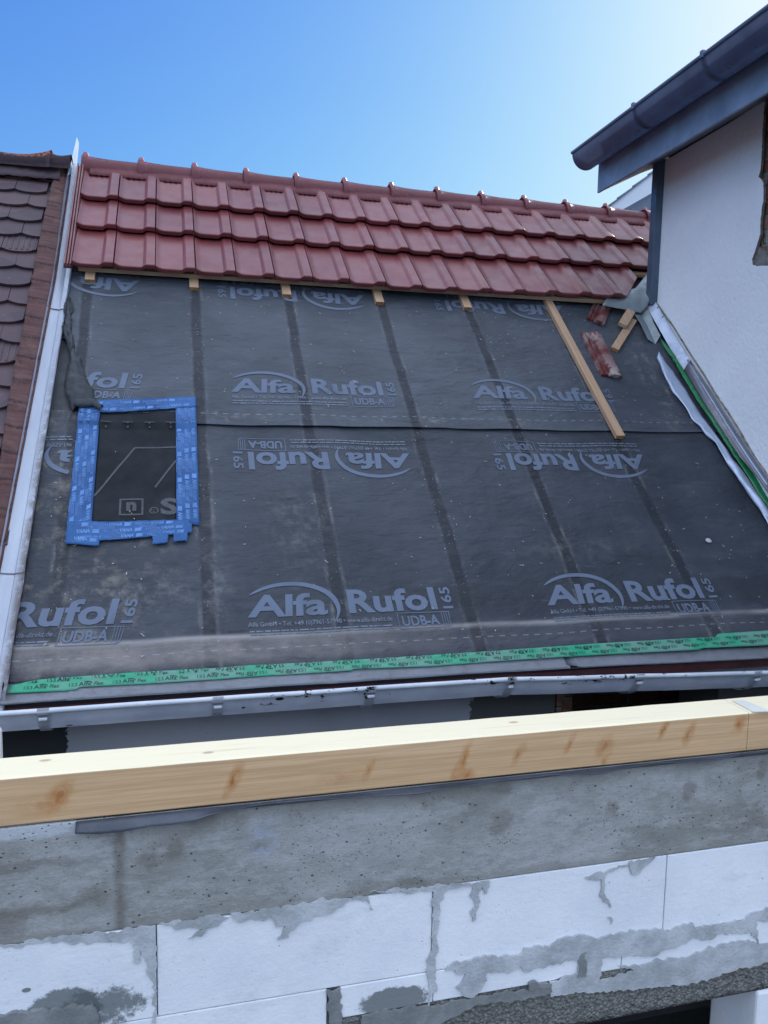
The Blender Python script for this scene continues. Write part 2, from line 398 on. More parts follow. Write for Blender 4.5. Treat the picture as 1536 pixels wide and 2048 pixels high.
KN = [(-.232, -.782, .020, .024, 1), (-.27, -.80, .05, .02, .4), (.12, -.785, .012, .028, 1), (.365, -.80, .05, .012, .35), (.43, -.79, .008, .02, .6), (.655, -.79, .011, .035, .9), (.66, -.83, .02, .012, .8),
      (.80, -.785, .010, .02, .7), (.93, -.775, .008, .02, .7), (1.03, -.785, .018, .02, .8), (1.035, -.825, .008, .015, .8), (1.19, -.76, .008, .02, .9), (1.27, -.775, .014, .022, .9), (1.42, -.76, .018, .02, .9), (1.62, -.78, .02, .02, .9)]
def mat_wood(name, c1, c2, knots=(), axis=0, gs=1.0):
    m = NT(name, .62, .3); X, Y, Z = m.xyz()
    sc = [22*gs]*3; sc[axis] = .9*gs
    warp = m.noise(1, 3, .5, m.map(tuple(.7 if i == axis else 5 for i in range(3))))
    grain = m.noise(1, 7, .65, m.map(tuple(v*3 if i != axis else v for i, v in enumerate(sc)))); 
    ring = m.math('FRACT', m.mul(m.add(m.mul(warp, 1.0), m.mul(Z if axis == 0 else X, 9.0)), 2.4))
    ring = m.mr(ring, 0, 1, .25, .6)
    c = m.mix(m.mr(m.add(m.mul(grain, .8), m.mul(ring, .35)), .25, .95), c1, c2)
    fine = m.mr(m.noise(1, 3, .6, m.map(tuple(230 if i != axis else 5 for i in range(3)))), .35, .65, 0, .42)
    c = m.mix(fine, c, tuple(v*.7 for v in c1))
    nn = m.math('SUBTRACT', m.noise(18, 4, .6), .5)
    for (kx, kz, rx, rz, k) in knots:
        wx = m.add(m.add(X, m.mul(nn, .045)), m.mul(m.math('SUBTRACT', Z, EYE+kz), -.45)); wz = m.add(Z, m.mul(nn, .035))
        s = m.spot(wx, wz, kx, EYE+kz, rx*1.1, rz*1.2, .6); sw_ = m.mr(m.math('FRACT', m.mul(m.spot(wx, wz, kx, EYE+kz, rx*1.25, rz*1.2, 1.), 5.)), 0, 1, .8, 1.); c = m.mix(m.mul(m.mul(s, sw_), m.mul(m.mr(m.noise(40, 6, .7), .3, .6, .45, 1), k*.85)), c, (.42, .17, .045))
        s2 = m.spot(wx, wz, kx, EYE+kz, rx*.35, rz*.45, .4); c = m.mix(m.mul(s2, k*.45), c, (.26, .085, .03))
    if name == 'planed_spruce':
        lit_top = m.mix(m.mr(m.noise(1, 6, .7, m.map((2.5, 60, 60))), .55, .75), (.90, .77, .52), (.74, .57, .36))  # top face painted paler for the sun and sky light on it
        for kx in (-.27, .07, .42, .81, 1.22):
            lit_top = m.mix(m.mul(m.spot(X, Y, kx, 1.72+.05*math.sin(kx*40), .012, .006, .4), .6), lit_top, (.36, .18, .09))
        c = m.mix(m.mr(Z, EYE-.7385, EYE-.7350), c, lit_top)
    m.color(c); m.bump(grain, .25, .003); return m.m
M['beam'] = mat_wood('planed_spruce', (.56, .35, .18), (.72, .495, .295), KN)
M['lath'] = mat_wood('roof_lath', (.40, .25, .15), (.56, .39, .26), axis=1, gs=1.6)
M['lath_x'] = mat_wood('roof_batten', (.40, .27, .17), (.55, .40, .28), axis=0, gs=1.6)
M['lath_end'] = mat_plain('sawn_end', (.42, .22, .09), .8, .2, var=.4, sc=60)
def mat_concrete():
    m = NT('cast_concrete', .88, .25); X, Y, Z = m.xyz()
    n = m.noise(2.2, 6, .62); st = m.noise(1, 8, .75, m.map((7, 7, 20), rot=(0, .05, 0)))
    c = m.mix(m.mr(n, .35, .65), (.215, .215, .20), (.36, .36, .355))
    c = m.mix(m.mul(m.mr(st, .44, .62), .5), c, (.45, .455, .455))
    c = m.mix(m.mul(m.mr(m.noise(1, 8, .78, m.map((12, 12, 26), (3, 0, 2))), .52, .66), .45), c, (.19, .19, .18))
    c = m.mix(m.mul(m.mr(m.noise(75, 8, .85), .50, .66), .5), c, (.20, .20, .185))
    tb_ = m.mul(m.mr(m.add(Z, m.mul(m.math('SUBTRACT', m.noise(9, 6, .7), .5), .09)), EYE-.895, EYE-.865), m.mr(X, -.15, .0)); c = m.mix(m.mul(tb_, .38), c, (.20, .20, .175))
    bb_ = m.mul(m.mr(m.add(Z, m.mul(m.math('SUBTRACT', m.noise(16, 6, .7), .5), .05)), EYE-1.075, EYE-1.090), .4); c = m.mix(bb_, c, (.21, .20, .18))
    c = m.mix(m.mul(m.mr(m.noise(7, 8, .75, m.map((1, 1, 1), (4, 4, 1))), .52, .72), .55), c, (.19, .185, .16))
    for (x, z, rx, rz) in ((.055, -.87, .035, .03), (-.06, -.945, .022, .02), (-.17, -1.015, .03, .02), (.76, -.955, .03, .03), (.755, -.87, .03, .02), (.53, -1.08, .05, .012), (1.28, -.93, .016, .03), (-.36, -1.05, .06, .03), (-.3, -1.03, .1, .01), (.0, -.93, .02, .02), (1.06, -.95, .015, .02), (1.5, -.9, .015, .03), (-.3, -.93, .1, .012)):
        w = m.add(X, m.mul(m.math('SUBTRACT', m.noise(24, 5), .5), .05)); wz = m.add(Z, m.mul(m.math('SUBTRACT', m.noise(24, 5, .6, m.map((1, 1, 1), (5, 5, 5))), .5), .05))
        c = m.mix(m.mul(m.spot(w, wz, x, EYE+z, rx, rz, .5), .55), c, (.15, .14, .12))
    jt = m.band(m.add(X, m.mul(m.math('SUBTRACT', m.noise(30, 5), .5), .02)), -.118, .011, .010)
    c = m.mix(m.mul(m.mul(jt, m.mr(m.noise(14, 6, .7), .3, .6, .4, 1)), .7), c, (.13, .115, .10))
    lf = m.mul(m.mr(X, -.21, -.19, 1, 0), m.mr(m.add(Z, m.mul(m.noise(20, 5), .03)), EYE-.862, EYE-.845, 0, 1))
    c = m.mix(m.mul(lf, .75), c, (.50, .53, .57))
    bl = m.mul(m.spot(X, Z, .19, EYE-.93, .03, .04, .8), m.mr(m.noise(40, 5), .4, .6)); c = m.mix(m.mul(bl, .5), c, (.35, .43, .58))
    m.color(c)
    pores = m.mx(m.mr(m.vor(34, m.map((1, 1, 1.3))), .07, .13, 1, 0), m.mul(m.mr(m.vor(75, m.map((1, 1, 1.6))), .10, .2, 1, 0), m.mr(m.noise(9, 3), .5, .55))); gate = m.mr(m.noise(5, 3), .44, .52)
    ph = m.mul(pores, gate); m.color(m.mix(m.mul(ph, .8), c, (.05, .05, .05)))
    h = m.add(m.mul(st, .5), m.mul(m.noise(50, 7, .75), .6)); b1 = m.bump(h, .9, .009); m.bump(m.math('SUBTRACT', 1., ph), .6, .004, b1)
    return m.m
M['concrete'] = mat_concrete()
def mat_aac():
    m = NT('aerated_concrete', .9, .2); X, Y, Z = m.xyz()
    c = m.mix(m.mr(m.noise(3, 6, .6), .3, .7), (.66, .685, .73), (.78, .795, .82))
    c = m.mix(m.mul(m.mr(m.noise(16, 7, .75), .56, .75), .3), c, (.48, .52, .60))
    nick = m.mx(m.mul(m.mr(m.vor(26), .035, .08, 1, 0), m.mr(m.noise(7, 3), .48, .58)), m.mul(m.mr(m.vor(90), .08, .14, 1, 0), m.mr(m.noise(11, 3), .52, .6)))
    c = m.mix(m.mul(nick, .6), c, (.30, .31, .33))
    sm_ = m.mul(m.mr(m.noise(5, 8, .75, m.map((1, 1, 2))), .52, .68), .35); c = m.mix(sm_, c, (.52, .53, .55))
    # dark damp mould near the lower left lintel
    n = m.noise(38, 8, .8, m.map((1, 1, 1), (2, 0, 0))); 
    for (x, z, rx, rz, t) in ((-.235, -1.268, .07, .05, 1.15), (-.165, -1.275, .13, .065, .62), (-.385, -1.26, .035, .02, .75), (.50, -1.375, .09, .035, .95), (.95, -1.4, .04, .012, .8), (-.31, -1.205, .01, .006, .9), (1.31, -1.18, .008, .012, .3)):
        d = m.spot(X, Z, x, EYE+z, rx, rz, .75); k = m.mr(m.add(m.mul(d, t), m.mul(n, .9)), .88, 1.02)
        c = m.mix(m.mul(k, .85), c, (.10, .115, .115))
    m.color(c)
    m.bump(m.add(m.add(m.noise(70, 5, .7), m.mul(nick, -2)), m.mul(m.noise(1, 4, .6, m.map((6, 6, 110))), .2)), .35, .005); return m.m
M['aac'] = mat_aac()
M['mortar'] = mat_plain('grey_mortar', (.50, .52, .54), .9, .2, var=.38, sc=12, bump=.7)
M['mortar_d'] = mat_plain('dark_mortar', (.27, .28, .28), .9, .2, var=.4, sc=14, bump=.5)
M['joint'] = mat_plain('thin_joint', (.16, .17, .20), .95, .1, var=.4, sc=30, bump=.3)
def mat_lintel():
    m = NT('no_fines_lintel', .95, .15)
    v = m.vor(120); n = m.noise(60, 6, .8)
    c = m.mix(m.mr(n, .3, .7), (.12, .12, .11), (.34, .34, .32)); c = m.mix(m.mr(v, .25, .75, 0, .6), c, (.08, .08, .078))
    m.color(c); m.bump(m.add(m.mul(v, -1.), n), .9, .008); return m.m
M['lintel'] = mat_lintel()
def mat_plaster(name, c, spx=True):
    m = NT(name, .93, .2)
    n = m.noise(2.2, 4); co = m.mix(m.mr(n, .3, .7), tuple(v*.93 for v in c), c)
    r = m.noise(34, 7, .6, dist=.5); w = m.mr(m.vor(42, m.map((1, .7, 1))), .0, .6)
    co = m.mix(m.mul(m.mr(r, .56, .75), .22), co, tuple(v*.65 for v in c))
    m.color(co); m.bump(m.add(m.mul(r, .9), m.mul(w, .3)), .45, .008); return m.m
M['plaster'] = mat_plaster('white_render', (.88, .88, .91))
def mat_greyplaster():
    m = NT('grey_plaster', .9, .2); X, Y, Z = m.xyz()
    c = m.mix(m.mr(m.noise(1.5, 6, .6), .3, .7), (.34, .36, .40), (.44, .46, .50))
    xr = m.add(X, m.mul(m.math('SUBTRACT', m.noise(22, 6, .7), .5), .10))
    c = m.mix(m.mr(xr, 1.24, 1.25), c, (.105, .11, .105)); 
    c = m.mix(m.mr(m.add(xr, m.mul(m.math('SUBTRACT', m.noise(9, 4), .5), .10)), -.39, -.385, 1, 0), c, (.035, .04, .045))
    scr = m.mr(m.noise(1, 5, .7, m.map((9, 9, 90))), .69, .72); c = m.mix(m.mul(scr, .7), c, (.06, .06, .07))
    m.color(c); m.bump(m.noise(25, 6), .4, .006); return m.m
M['gplaster'] = mat_greyplaster()
def mat_brick(name, k=1.0, frame=0):
    m = NT(name, .9, .2)
    n = m.t.nodes.new('ShaderNodeTexBrick'); v = m.map((1, 1, 1), rot=(radians(90), 0, 0)) if frame == 0 else m.co
    m.set(n.inputs['Vector'], v); n.inputs['Scale'].default_value = 1; n.inputs['Brick Width'].default_value = .25; n.inputs['Row Height'].default_value = .077
    n.inputs['Mortar Size'].default_value = .012; n.inputs['Mortar Smooth'].default_value = .5
    n.inputs['Color1'].default_value = (.20*k, .075*k, .05*k, 1); n.inputs['Color2'].default_value = (.30*k, .16*k, .11*k, 1); n.inputs['Mortar'].default_value = (.22*k, .21*k, .19*k, 1)
    m.color(m.mix(m.mr(m.noise(20, 7, .75), .45, .7, 0, .55), n.outputs[0], (.26*k, .24*k, .20*k)))
    m.bump(m.add(m.mul(n.outputs[1], -1.2), m.noise(30, 6, .7)), .8, .02); return m.m
M['brick'] = mat_brick('old_brick'); M['brick_s'] = mat_brick('exposed_brick', 1.0, 1)
M['rubble'] = mat_plain('broken_plaster', (.30, .28, .26), .95, .1, var=.5, sc=22, bump=.8)
M['foil'] = mat_plain('damp_foil', (.075, .085, .11), .45, .45, var=.4, sc=8, bump=.3)
M['redboard'] = mat_plain('dark_red_board', (.085, .022, .022), .5, .4, var=.5, sc=9)
M['dark'] = mat_plain('interior_shade', (.02, .02, .022), .9, .1, var=.3)
M['white'] = mat_plain('white_plastic', (.72, .73, .76), .4, .4, var=.08)
M['paleboard'] = mat_plain('pale_verge', (.62, .70, .80), .5, .4, var=.12, sc=2)
M['pipe'] = mat_plain('reddish_pipe', (.28, .12, .10), .6, .3, var=.2)
M['straw'] = mat_plain('wood_shaving', (.50, .45, .38), .8, .2, var=.3, sc=50, bump=0)
M['soil'] = mat_plain('yard_soil', (.10, .085, .07), .95, .1, var=.5, sc=3, bump=.6)
M['screw'] = mat_plain('screw_head', (.30, .28, .27), .35, .5, .6, var=.3)
M['sealant'] = mat_plain('ragged_sealant', (.30, .27, .23), .9, .2, var=.55, sc=30, bump=.6)
M['whitepaint'] = mat_plain('white_primer', (.74, .72, .62), .5, .4, var=.15)
M['lichen'] = mat_plain('moss', (.10, .16, .10), .95, .1, var=.5, sc=30)

# ------------------------------------------------------------------ ground
bm = bmesh.new(); bmesh.ops.create_grid(bm, x_segments=2, y_segments=2, size=600)
tag(link('ground', bm, M['soil']), kind='structure')

# ------------------------------------------------------------------ the house being re-roofed
house = empty('house', (1.3, 4.4, 0), 'house under re-roofing, its slope bared to printed dark underlay below three rows of red tiles', 'house')

def Hm(x, s, lower):                        # height of the loose membrane over the roof plane
    h = .007 + .0070*nz(x*2.3, s*6.0, lower*3) + .0040*nz(x*5+s*2, s*14, 5)
    ph = (x-.136)/.57*2*pi
    h += -.004*(1-cos(ph))*.5
    if lower:
        h += .012*max(0, 1-abs(s-.205)/.03)*(.8+.4*nz(x*3, 1)) + .007*(1 if s < .19 else 0)*(1 if s > .105 else max(0, (s-.06)/.045))
    else:
        h += .007 + .006*max(0, 1-(s-1.436)/.02)
    return h
def inside(p, poly):
    c = False; k = len(poly)
    for i in range(k):
        a, b = poly[i], poly[(i+1) % k]
        if (a[1] > p[1]) != (b[1] > p[1]) and p[0] < (b[0]-a[0])*(p[1]-a[1])/(b[1]-a[1])+a[0]: c = not c
    return c
def sheet(x0f, x1f, s0, s1, lower, nx=300, ns=140):
    bm = bmesh.new(); G = []
    for j in range(ns+1):
        s = s0+(s1-s0)*j/ns; a, b = x0f(s), x1f(s); row = []
        for i in range(nx+1):
            x = a+(b-a)*i/nx; ss = s
            if j == 0: ss += .006*nz(x*1.5, 3, lower)
            row.append(bm.verts.new((x, ss, Hm(x, ss, lower))))
        G.append(row)
    for j in range(ns):
        for i in range(nx): bm.faces.new((G[j][i], G[j][i+1], G[j+1][i+1], G[j+1][i]))
    bm.normal_update()
    bmesh.ops.solidify(bm, geom=bm.faces[:], thickness=.0015)
    return bm
# deck and gable body under the sheets
bm = bmesh.new(); box(bm, -.66, 3.5, -.02, 3.9, -.14, -.012); link('roof_deck', bm, M['dark_mem'], house, ROOF)
FR = [R(px, py, .02) for px, py in ((142, 595), (146, 605), (144, 623), (142, 646), (144, 667), (150.5, 690), (148, 699), (162, 718), (165.5, 735.6), (172.5, 753), (179.5, 771), (188, 781), (189, 799), (176, 806))]
FL = [R(px, py, .008) for px, py in ((131, 598), (128, 621), (125, 651), (124, 667), (130, 679), (137, 688), (134, 693), (139, 707), (137, 721.5), (133, 737), (131, 755), (127, 774), (134, 795), (140, 812), (146, 824))]
def upL(s):
    if s > 2.38: return -.55
    if s < 1.60: return -.46 if s > 1.55 else -.40
    best = FR[0]
    for a, b in zip(FR, FR[1:]):
        if b.y <= s <= a.y: return a.x+(b.x-a.x)*(a.y-s)/max(1e-6, a.y-b.y)-.012
    return -.45
lo = link('lower_underlay', sheet(lambda s: -.585+.012*s, lambda s: 3.10, .068, 1.53, 1), M['mem_lo'], house, ROOF, True, label='lower dark printed underlay sheet with dusty creased bottom edge')
up = link('upper_underlay', sheet(upL, lambda s: 3.10, 1.436, 2.95, 0), M['mem_up'], house, ROOF, True, label='upper dark printed underlay sheet curling back at its left edge')
# curled left edge of the upper sheet
def foldfn(p, u, v):
    k = sin(pi*u)*.020*(.6+.7*v)
    return p+Vector((.010*nz(p.y*14, u*4, 1), 0, k+.012*nz(p.y*16, u*3, 2)+.013*abs(nz(p.y*26+u*5, u*4, 8))+.007*nz(p.y*60, u*9, 8)))
link('curled_edge', ribbon([FL, FR], 90, .0015, foldfn, 9), M['dark_mem'], up, ROOF, True, label='crumpled membrane edge rolled back beside the metal valley')
M['dark_mem_l'] = mat_plain('membrane_back', (.055, .06, .068), .6, .2, var=.45, sc=9, bump=.5)
bpy.data.objects['curled_edge'].data.materials[0] = M['dark_mem_l']
fl = [R(x, y, .022) for x, y in ((150, 803), (165, 796), (189, 797), (207, 812))]; fl2 = [R(x, y, .035) for x, y in ((146, 812), (165, 814), (186, 812), (200, 822))]
link('torn_flap', ribbon([fl, fl2], 24, .0015, lambda p, u, v: p+Vector((0, 0, .02*sin(pi*u)+.008*nz(v*5, u*3))), 5), M['dark_mem_l'], up, ROOF, True)

# ---- printed lettering
TC = {}
def text2d(s, bold=.0, shear=0, space=1.0, align='LEFT'):
    key = (s, bold, shear, space, align)
    if key in TC: return TC[key]
    cu = bpy.data.curves.new('t', 'FONT'); cu.body = s; cu.offset = bold; cu.shear = shear; cu.space_character = space
    cu.resolution_u = 3; cu.fill_mode = 'FRONT'; cu.align_x = align
    o = bpy.data.objects.new('t', cu); col.objects.link(o)
    dg = bpy.context.evaluated_depsgraph_get(); me = bpy.data.meshes.new_from_object(o.evaluated_get(dg))
    b = bmesh.new(); b.from_mesh(me); bmesh.ops.triangulate(b, faces=b.faces[:])
    V = [(v.co.x, v.co.y) for v in b.verts]; b.verts.index_update(); F = [tuple(v.index for v in f.verts) for f in b.faces]; b.free()
    bpy.data.objects.remove(o); bpy.data.curves.remove(cu); bpy.data.meshes.remove(me)
    xs = [v[0] for v in V]; ys = [v[1] for v in V]; x0, x1 = min(xs), max(xs)
    TC[key] = (V, F, x0, x1, min(ys), max(ys)); return TC[key]
def T_fit(s, x0, y0, w, h, bold=.03, shear=0, space=1., rot90=False, capref='H'):   # into box w x h (cap height h)
    V, F, a, b, c, d = text2d(s, bold, shear, space)
    if capref is None: lo_, hi = c, d
    else:
        r = text2d(capref, bold, 0, 1); lo_, hi = r[4], r[5]
    out = []
    for x, y in V:
        u = (x-a)/(b-a); v = (y-lo_)/(hi-lo_)
        out.append((x0+u*w, y0+v*h) if not rot90 else (x0+w*(1-v), y0+u*h))
    return out, F
def quad(x0, y0, x1, y1): return [(x0, y0), (x1, y0), (x1, y1), (x0, y1)], [(0, 1, 2, 3)]
def crescent(cx, cy, a, b, t0, t1, wmax, n=48):
    V = []; F = []
    for i in range(n+1):
        k = i/n; t = radians(t0+(t1-t0)*k); w = wmax*(sin(pi*min(1, k**.8))**.8)+.0012
        V += [(cx+a*cos(t), cy+b*sin(t)), (cx+(a-w*1.25)*cos(t), cy+(b-w*.75)*sin(t))]
    for i in range(n): F.append((2*i, 2*i+1, 2*i+3, 2*i+2))
    return V, F
def frame2d(P, w):
    k = len(P); cx = sum(p[0] for p in P)/k; cy = sum(p[1] for p in P)/k
    V = list(P)+[(p[0]+(w if p[0] < cx else -w), p[1]+(w if p[1] < cy else -w)) for p in P]
    return V, [(i, (i+1) % k, k+(i+1) % k, k+i) for i in range(k)]
LOGO = [T_fit('Alfa', 0, 0, .335, .108, .028, .06, .98), crescent(.185, .035, .205, .135, 148, -32, .026),
        T_fit('Rufol', .425, 0, .392, .118, .034, 0, 1.03), T_fit('165', .842, .002, .046, .112, .02, 0, 1, True),
        frame2d([(.628, -.095), (.845, -.095), (.858, -.085), (.862, -.012), (.628, -.008)], .0035),
        T_fit('UDB-A', .645, -.078, .165, .052, .03), quad(.825, -.088, .828, -.015), quad(.836, -.088, .839, -.015), quad(.846, -.088, .849, -.015),
        ]
FINE = [T_fit('Alfa GmbH • Tel. +49 (0)7961-57990 • www.alfa-direkt.de', 0, -.045, .605, .022, .015)]
rr = random.Random(3)
for yy in (-.072, -.089):
    x = 0.005
    while x < .59:
        w = rr.uniform(.012, .045); FINE.append(quad(x, yy, min(.605, x+w), yy+.0075)); x += w+.005
def place(name, parts, T, hf, mat, parent, clip=None, off=.0026, maxlen=.03):
    bm = bmesh.new()
    for V, F in parts:
        vs_ = [bm.verts.new((*T(x, y), 0)) for x, y in V]
        for f in F:
            try: bm.faces.new([vs_[i] for i in f])
            except ValueError: pass
    bmesh.ops.triangulate(bm, faces=bm.faces[:])
    for _ in range(3):
        es = [e for e in bm.edges if e.calc_length() > maxlen]
        if not es: break
        bmesh.ops.subdivide_edges(bm, edges=es, cuts=1, use_grid_fill=False); bmesh.ops.triangulate(bm, faces=[f for f in bm.faces if len(f.verts) > 3])
    if clip:
        dead = [f for f in bm.faces if not clip(*f.calc_center_median()[:2])]
        bmesh.ops.delete(bm, geom=dead, context='FACES')
    for v in bm.verts: v.co.z = hf(v.co.x, v.co.y)+off
    for f in bm.faces:
        f.normal_update()
        if f.normal.z < 0: f.normal_flip()
    me = bpy.data.meshes.new(name); bm.to_mesh(me); bm.free(); me.materials.append(mat)
    o = bpy.data.objects.new(name, me); col.objects.link(o); o.parent = parent
    o.matrix_parent_inverse = PM[parent.name].inverted(); o.matrix_basis = ROOF; PM[o.name] = ROOF
    return o
def TF(x0, s0, rot, tilt=0., kx=1., shx=0.):
    sg = -1 if rot else 1
    return lambda x, y: (x0+sg*(x*kx+y*shx), s0+sg*(y+x*tilt))
patch_poly = [tuple(R(x, y)[:2]) for x, y in ((150, 805), (400, 800), (400, 1060), (380, 1100), (128, 1098))]
def cl_lo(x, s): return x > -.575 and .07 < s < 1.42 and not inside((x, s), patch_poly)
def cl_up(x, s): return x > upL(s)+.012 and s > 1.44 and s < 2.9 and not inside((x, s), patch_poly)
for (x0, s0, rt, sh, P, L, cl) in ((.289, .303, 0, 0, lo, 1, cl_lo), (1.626, .300, 0, 0, lo, 1, cl_lo), (-1.046, .303, 0, .18, lo, 1, cl_lo),
                          (1.169, 1.256, 1, 0, lo, 1, cl_lo), (2.514, 1.258, 1, 0, lo, 1, cl_lo), (-.17, 1.256, 1, 0, lo, 1, cl_lo),
                          (.297, 1.688, 0, 0, up, 0, cl_up), (1.628, 1.688, 0, 0, up, 0, cl_up), (-1.045, 1.69, 0, .15, up, 0, cl_up),
                          (1.155, 2.625, 1, 0, up, 0, cl_up), (2.492, 2.625, 1, 0, up, 0, cl_up), (-.165, 2.635, 1, 0, up, 0, cl_up)):
    hf = (lambda L: lambda x, s: Hm(x, s, L))(L); cl2 = (lambda c: lambda x, s: c(x, s) and x < 3.05)(cl)
    T = TF(x0, s0, rt, .0, 1., sh)
    g = place('printed_logo', LOGO, T, hf, M['print'], P, cl2)
    place('printed_small_print', FINE, T, hf, M['print_fine'], P, cl2)

# ---- patch framed in blue tape
inn = [R(x, y)[:2] for x, y in ((200, 830), (355, 829), (353, 1050), (181, 1048))]
def Hp(x, s): return max(Hm(x, s, 1), Hm(x, s, 0) if s > 1.42 else 0)+.004
def bil(q, u, v):
    a = Vector(q[0]).lerp(Vector(q[1]), u); b = Vector(q[3]).lerp(Vector(q[2]), u); return a.lerp(b, v)
def patchgrid(q, nu, nv, hf, th=.0012, rag=0.0):
    bm = bmesh.new(); G = []
    for j in range(nv+1):
        row = []
        for i in range(nu+1):
            p = bil(q, i/nu, j/nv)
            e = rag*(1 if j in (0, nv) else 0); e2 = rag*(1 if i in (0, nu) else 0)
            x, s = p.x+e2*nz(p.y*60, p.x*10), p.y+e*nz(p.x*60, p.y*10, 4)
            row.append(bm.verts.new((x, s, hf(x, s))))
        G.append(row)
    for j in range(nv):
        for i in range(nu): bm.faces.new((G[j][i], G[j+1][i], G[j+1][i+1], G[j][i+1]))
    bm.normal_update()
    for f in bm.faces:
        if f.normal.z < 0: f.normal_flip()
    bmesh.ops.solidify(bm, geom=bm.faces[:], thickness=th); return bm
pat = link('repair_patch', patchgrid(inn, 26, 34, lambda x, s: Hp(x, s)+.001+.004*nz(x*9, s*6, 2)), M['patch_mem'], house, ROOF, True, label='dark membrane patch closing the old skylight hole')
Hpp = lambda x, s: Hp(x, s)+.001+.004*nz(x*9, s*6, 2)
def RP(x, y): return tuple(R(x, y)[:2])
def barline(a, b, w):
    a, b = Vector(a), Vector(b); d = (b-a).normalized(); n = Vector((-d.y, d.x))*w/2
    k = 8; V = []; 
    for i in range(k+1): p = a.lerp(b, i/k); V += [tuple(p+n), tuple(p-n)]
    return V, [(2*i, 2*i+1, 2*i+3, 2*i+2) for i in range(k)]
def zp(x, y): return RP(100+x*.20833, 780+y*.20833)
pp = [barline(zp(425, 1030), zp(815, 568), .009), barline(zp(815, 568), zp(1212, 568), .009), barline(zp(1010, 950), zp(1212, 690), .009)]
pt = []
for cx_ in (540, 748, 957, 1160):
    pt += [barline(zp(cx_-50, 348), zp(min(cx_+50, 1212), 348), .005), barline(zp(cx_, 352), zp(cx_, 385), .009)]
A, B = zp(660, 1215), zp(900, 1052)
pp.append(frame2d([A, (B[0], A[1]), B, (A[0], B[1])], .009))
V, F = T_fit('n', A[0]+.030, A[1]+.026, (B[0]-A[0])-.060, (B[1]-A[1])-.046, .05, capref=None); pp.append((V, F))
A, B = zp(1060, 1200), zp(1212, 1040)
V, F = T_fit('S', A[0], A[1]-.008, (B[0]-A[0])*1.12, (B[1]-A[1]), .04); pp.append((V, F))
A, B = zp(960, 1198), zp(1035, 1150)
pp.append(T_fit('®', A[0]-.004, A[1]-.004, (B[0]-A[0])+.008, (B[1]-A[1])+.012, .02, capref=None))
place('patch_print', pp, lambda x, y: (x, y), Hpp, M['print_dim'], pat, lambda x, s: inside((x, s), [tuple(v) for v in inn]), .0018)
place('patch_marks', pt, lambda x, y: (x, y), Hpp, M['print_dim'], pat, lambda x, s: inside((x, s), [tuple(v) for v in inn]), .007)
def tape(name, q, off, label, nu=30, nv=8):
    hf = lambda x, s: Hp(x, s)+off
    t = link(name, patchgrid(q, nu, nv, lambda x, s: hf(x, s)+.0018*nz(x*30, s*30, off*900), .0008, .004), M['blue'], house, ROOF, True, label=label)
    # repeated print running along the strip
    a, b, c, d = [Vector(v) for v in q]
    ln = ((b-a).length+(c-d).length)/2; wd = ((d-a).length+(c-b).length)/2
    parts = []
    rows = max(1, int(wd/.030)); rg = random.Random(int(off*1e5))
    for r in range(rows):
        x = rg.uniform(-.08, 0); y = (r+.5)*wd/rows-.010
        while x < ln-.03:
            parts.append(T_fit('TESCON', x, y+.002, .062, .013, .01)); parts.append(T_fit('VANA', x+.066, y, .054, .020, .05, .2))
            for k in range(3): parts.append(quad(x+.02, y-.004-.005*k, x+.09, y-.002-.005*k))
            parts.append(([(x+.128, y-.002), (x+.158, y), (x+.155, y+.008), (x+.160, y+.018), (x+.130, y+.019)], [(0, 1, 2, 3, 4)])); x += .172
    def Tt(x, y): p = bil(q, min(1, max(0, x/ln)), min(1, max(0, y/wd))); return (p.x, p.y)
    def ok(x, s): return inside((x, s), [tuple(v) for v in q])
    parts = [(V, F) for V, F in parts if min(v[0] for v in V) > 0.002 and max(v[0] for v in V) < ln-.002]
    place('tape_print', parts, Tt, lambda x, s: hf(x, s)+.0018*nz(x*30, s*30, off*900), M['blue_print'], t, ok, .0012)
Z = zp
Q = lambda *a: [Vector(Z(*p)) for p in a]
tape('blue_tape_strip', Q((1215, 1290), (1205, 120), (1400, 105), (1435, 1320)), .0062, 'right strip of blue tape')
tape('blue_tape_strip', Q((150, 1500), (290, 130), (490, 160), (400, 1330)), .0074, 'left strip of blue tape')
tape('blue_tape_strip', Q((290, 260), (1400, 200), (1400, 100), (350, 135)), .0088, 'top strip of blue tape', 40, 6)
tape('blue_tape_strip', Q((150, 1500), (1320, 1400), (1350, 1270), (170, 1290)), .0100, 'bottom strip of blue tape', 40, 6)
for q_ in (((150, 1505), (475, 1525), (480, 1420), (155, 1400)), ((985, 1505), (1130, 1495), (1135, 1400), (985, 1400)), ((1185, 1485), (1320, 1478), (1325, 1370), (1185, 1380)), ((1300, 1400), (1362, 1400), (1362, 1300), (1300, 1300))):
    tape('blue_tape_tab', Q(*q_), .0112, None, 10, 5)

# ---- laths under the tiles
for px, py in ((180, 545), (388, 560), (573, 572), (758, 585), (933, 595)):
    c = {180: (-.438, 2.575), 388: (.132, 2.56), 573: (.668, 2.545), 758: (1.235, 2.523), 933: (1.805, 2.52)}[px]
    bm = bmesh.new(); box(bm, c[0]-.026, c[0]+.026, c[1], 3.72, .012, .040, .0015)
    o = link('counter_batten', bm, [M['lath'], M['lath_end']], house, ROOF)
    for f in o.data.polygons:
        if abs(f.normal.y) > .8: f.material_index = 1
for s in (2.660, 3.05, 3.41, 3.70):
    bm = bmesh.new(); t_ = .066 if s < 2.7 else .042; box(bm, -.50, 3.45 if s > 2.7 else 2.86, s-.012, s+.03, .0405 if s < 2.7 else .02, t_, .0015); link('tile_batten', bm, M['lath_x'], house, ROOF)

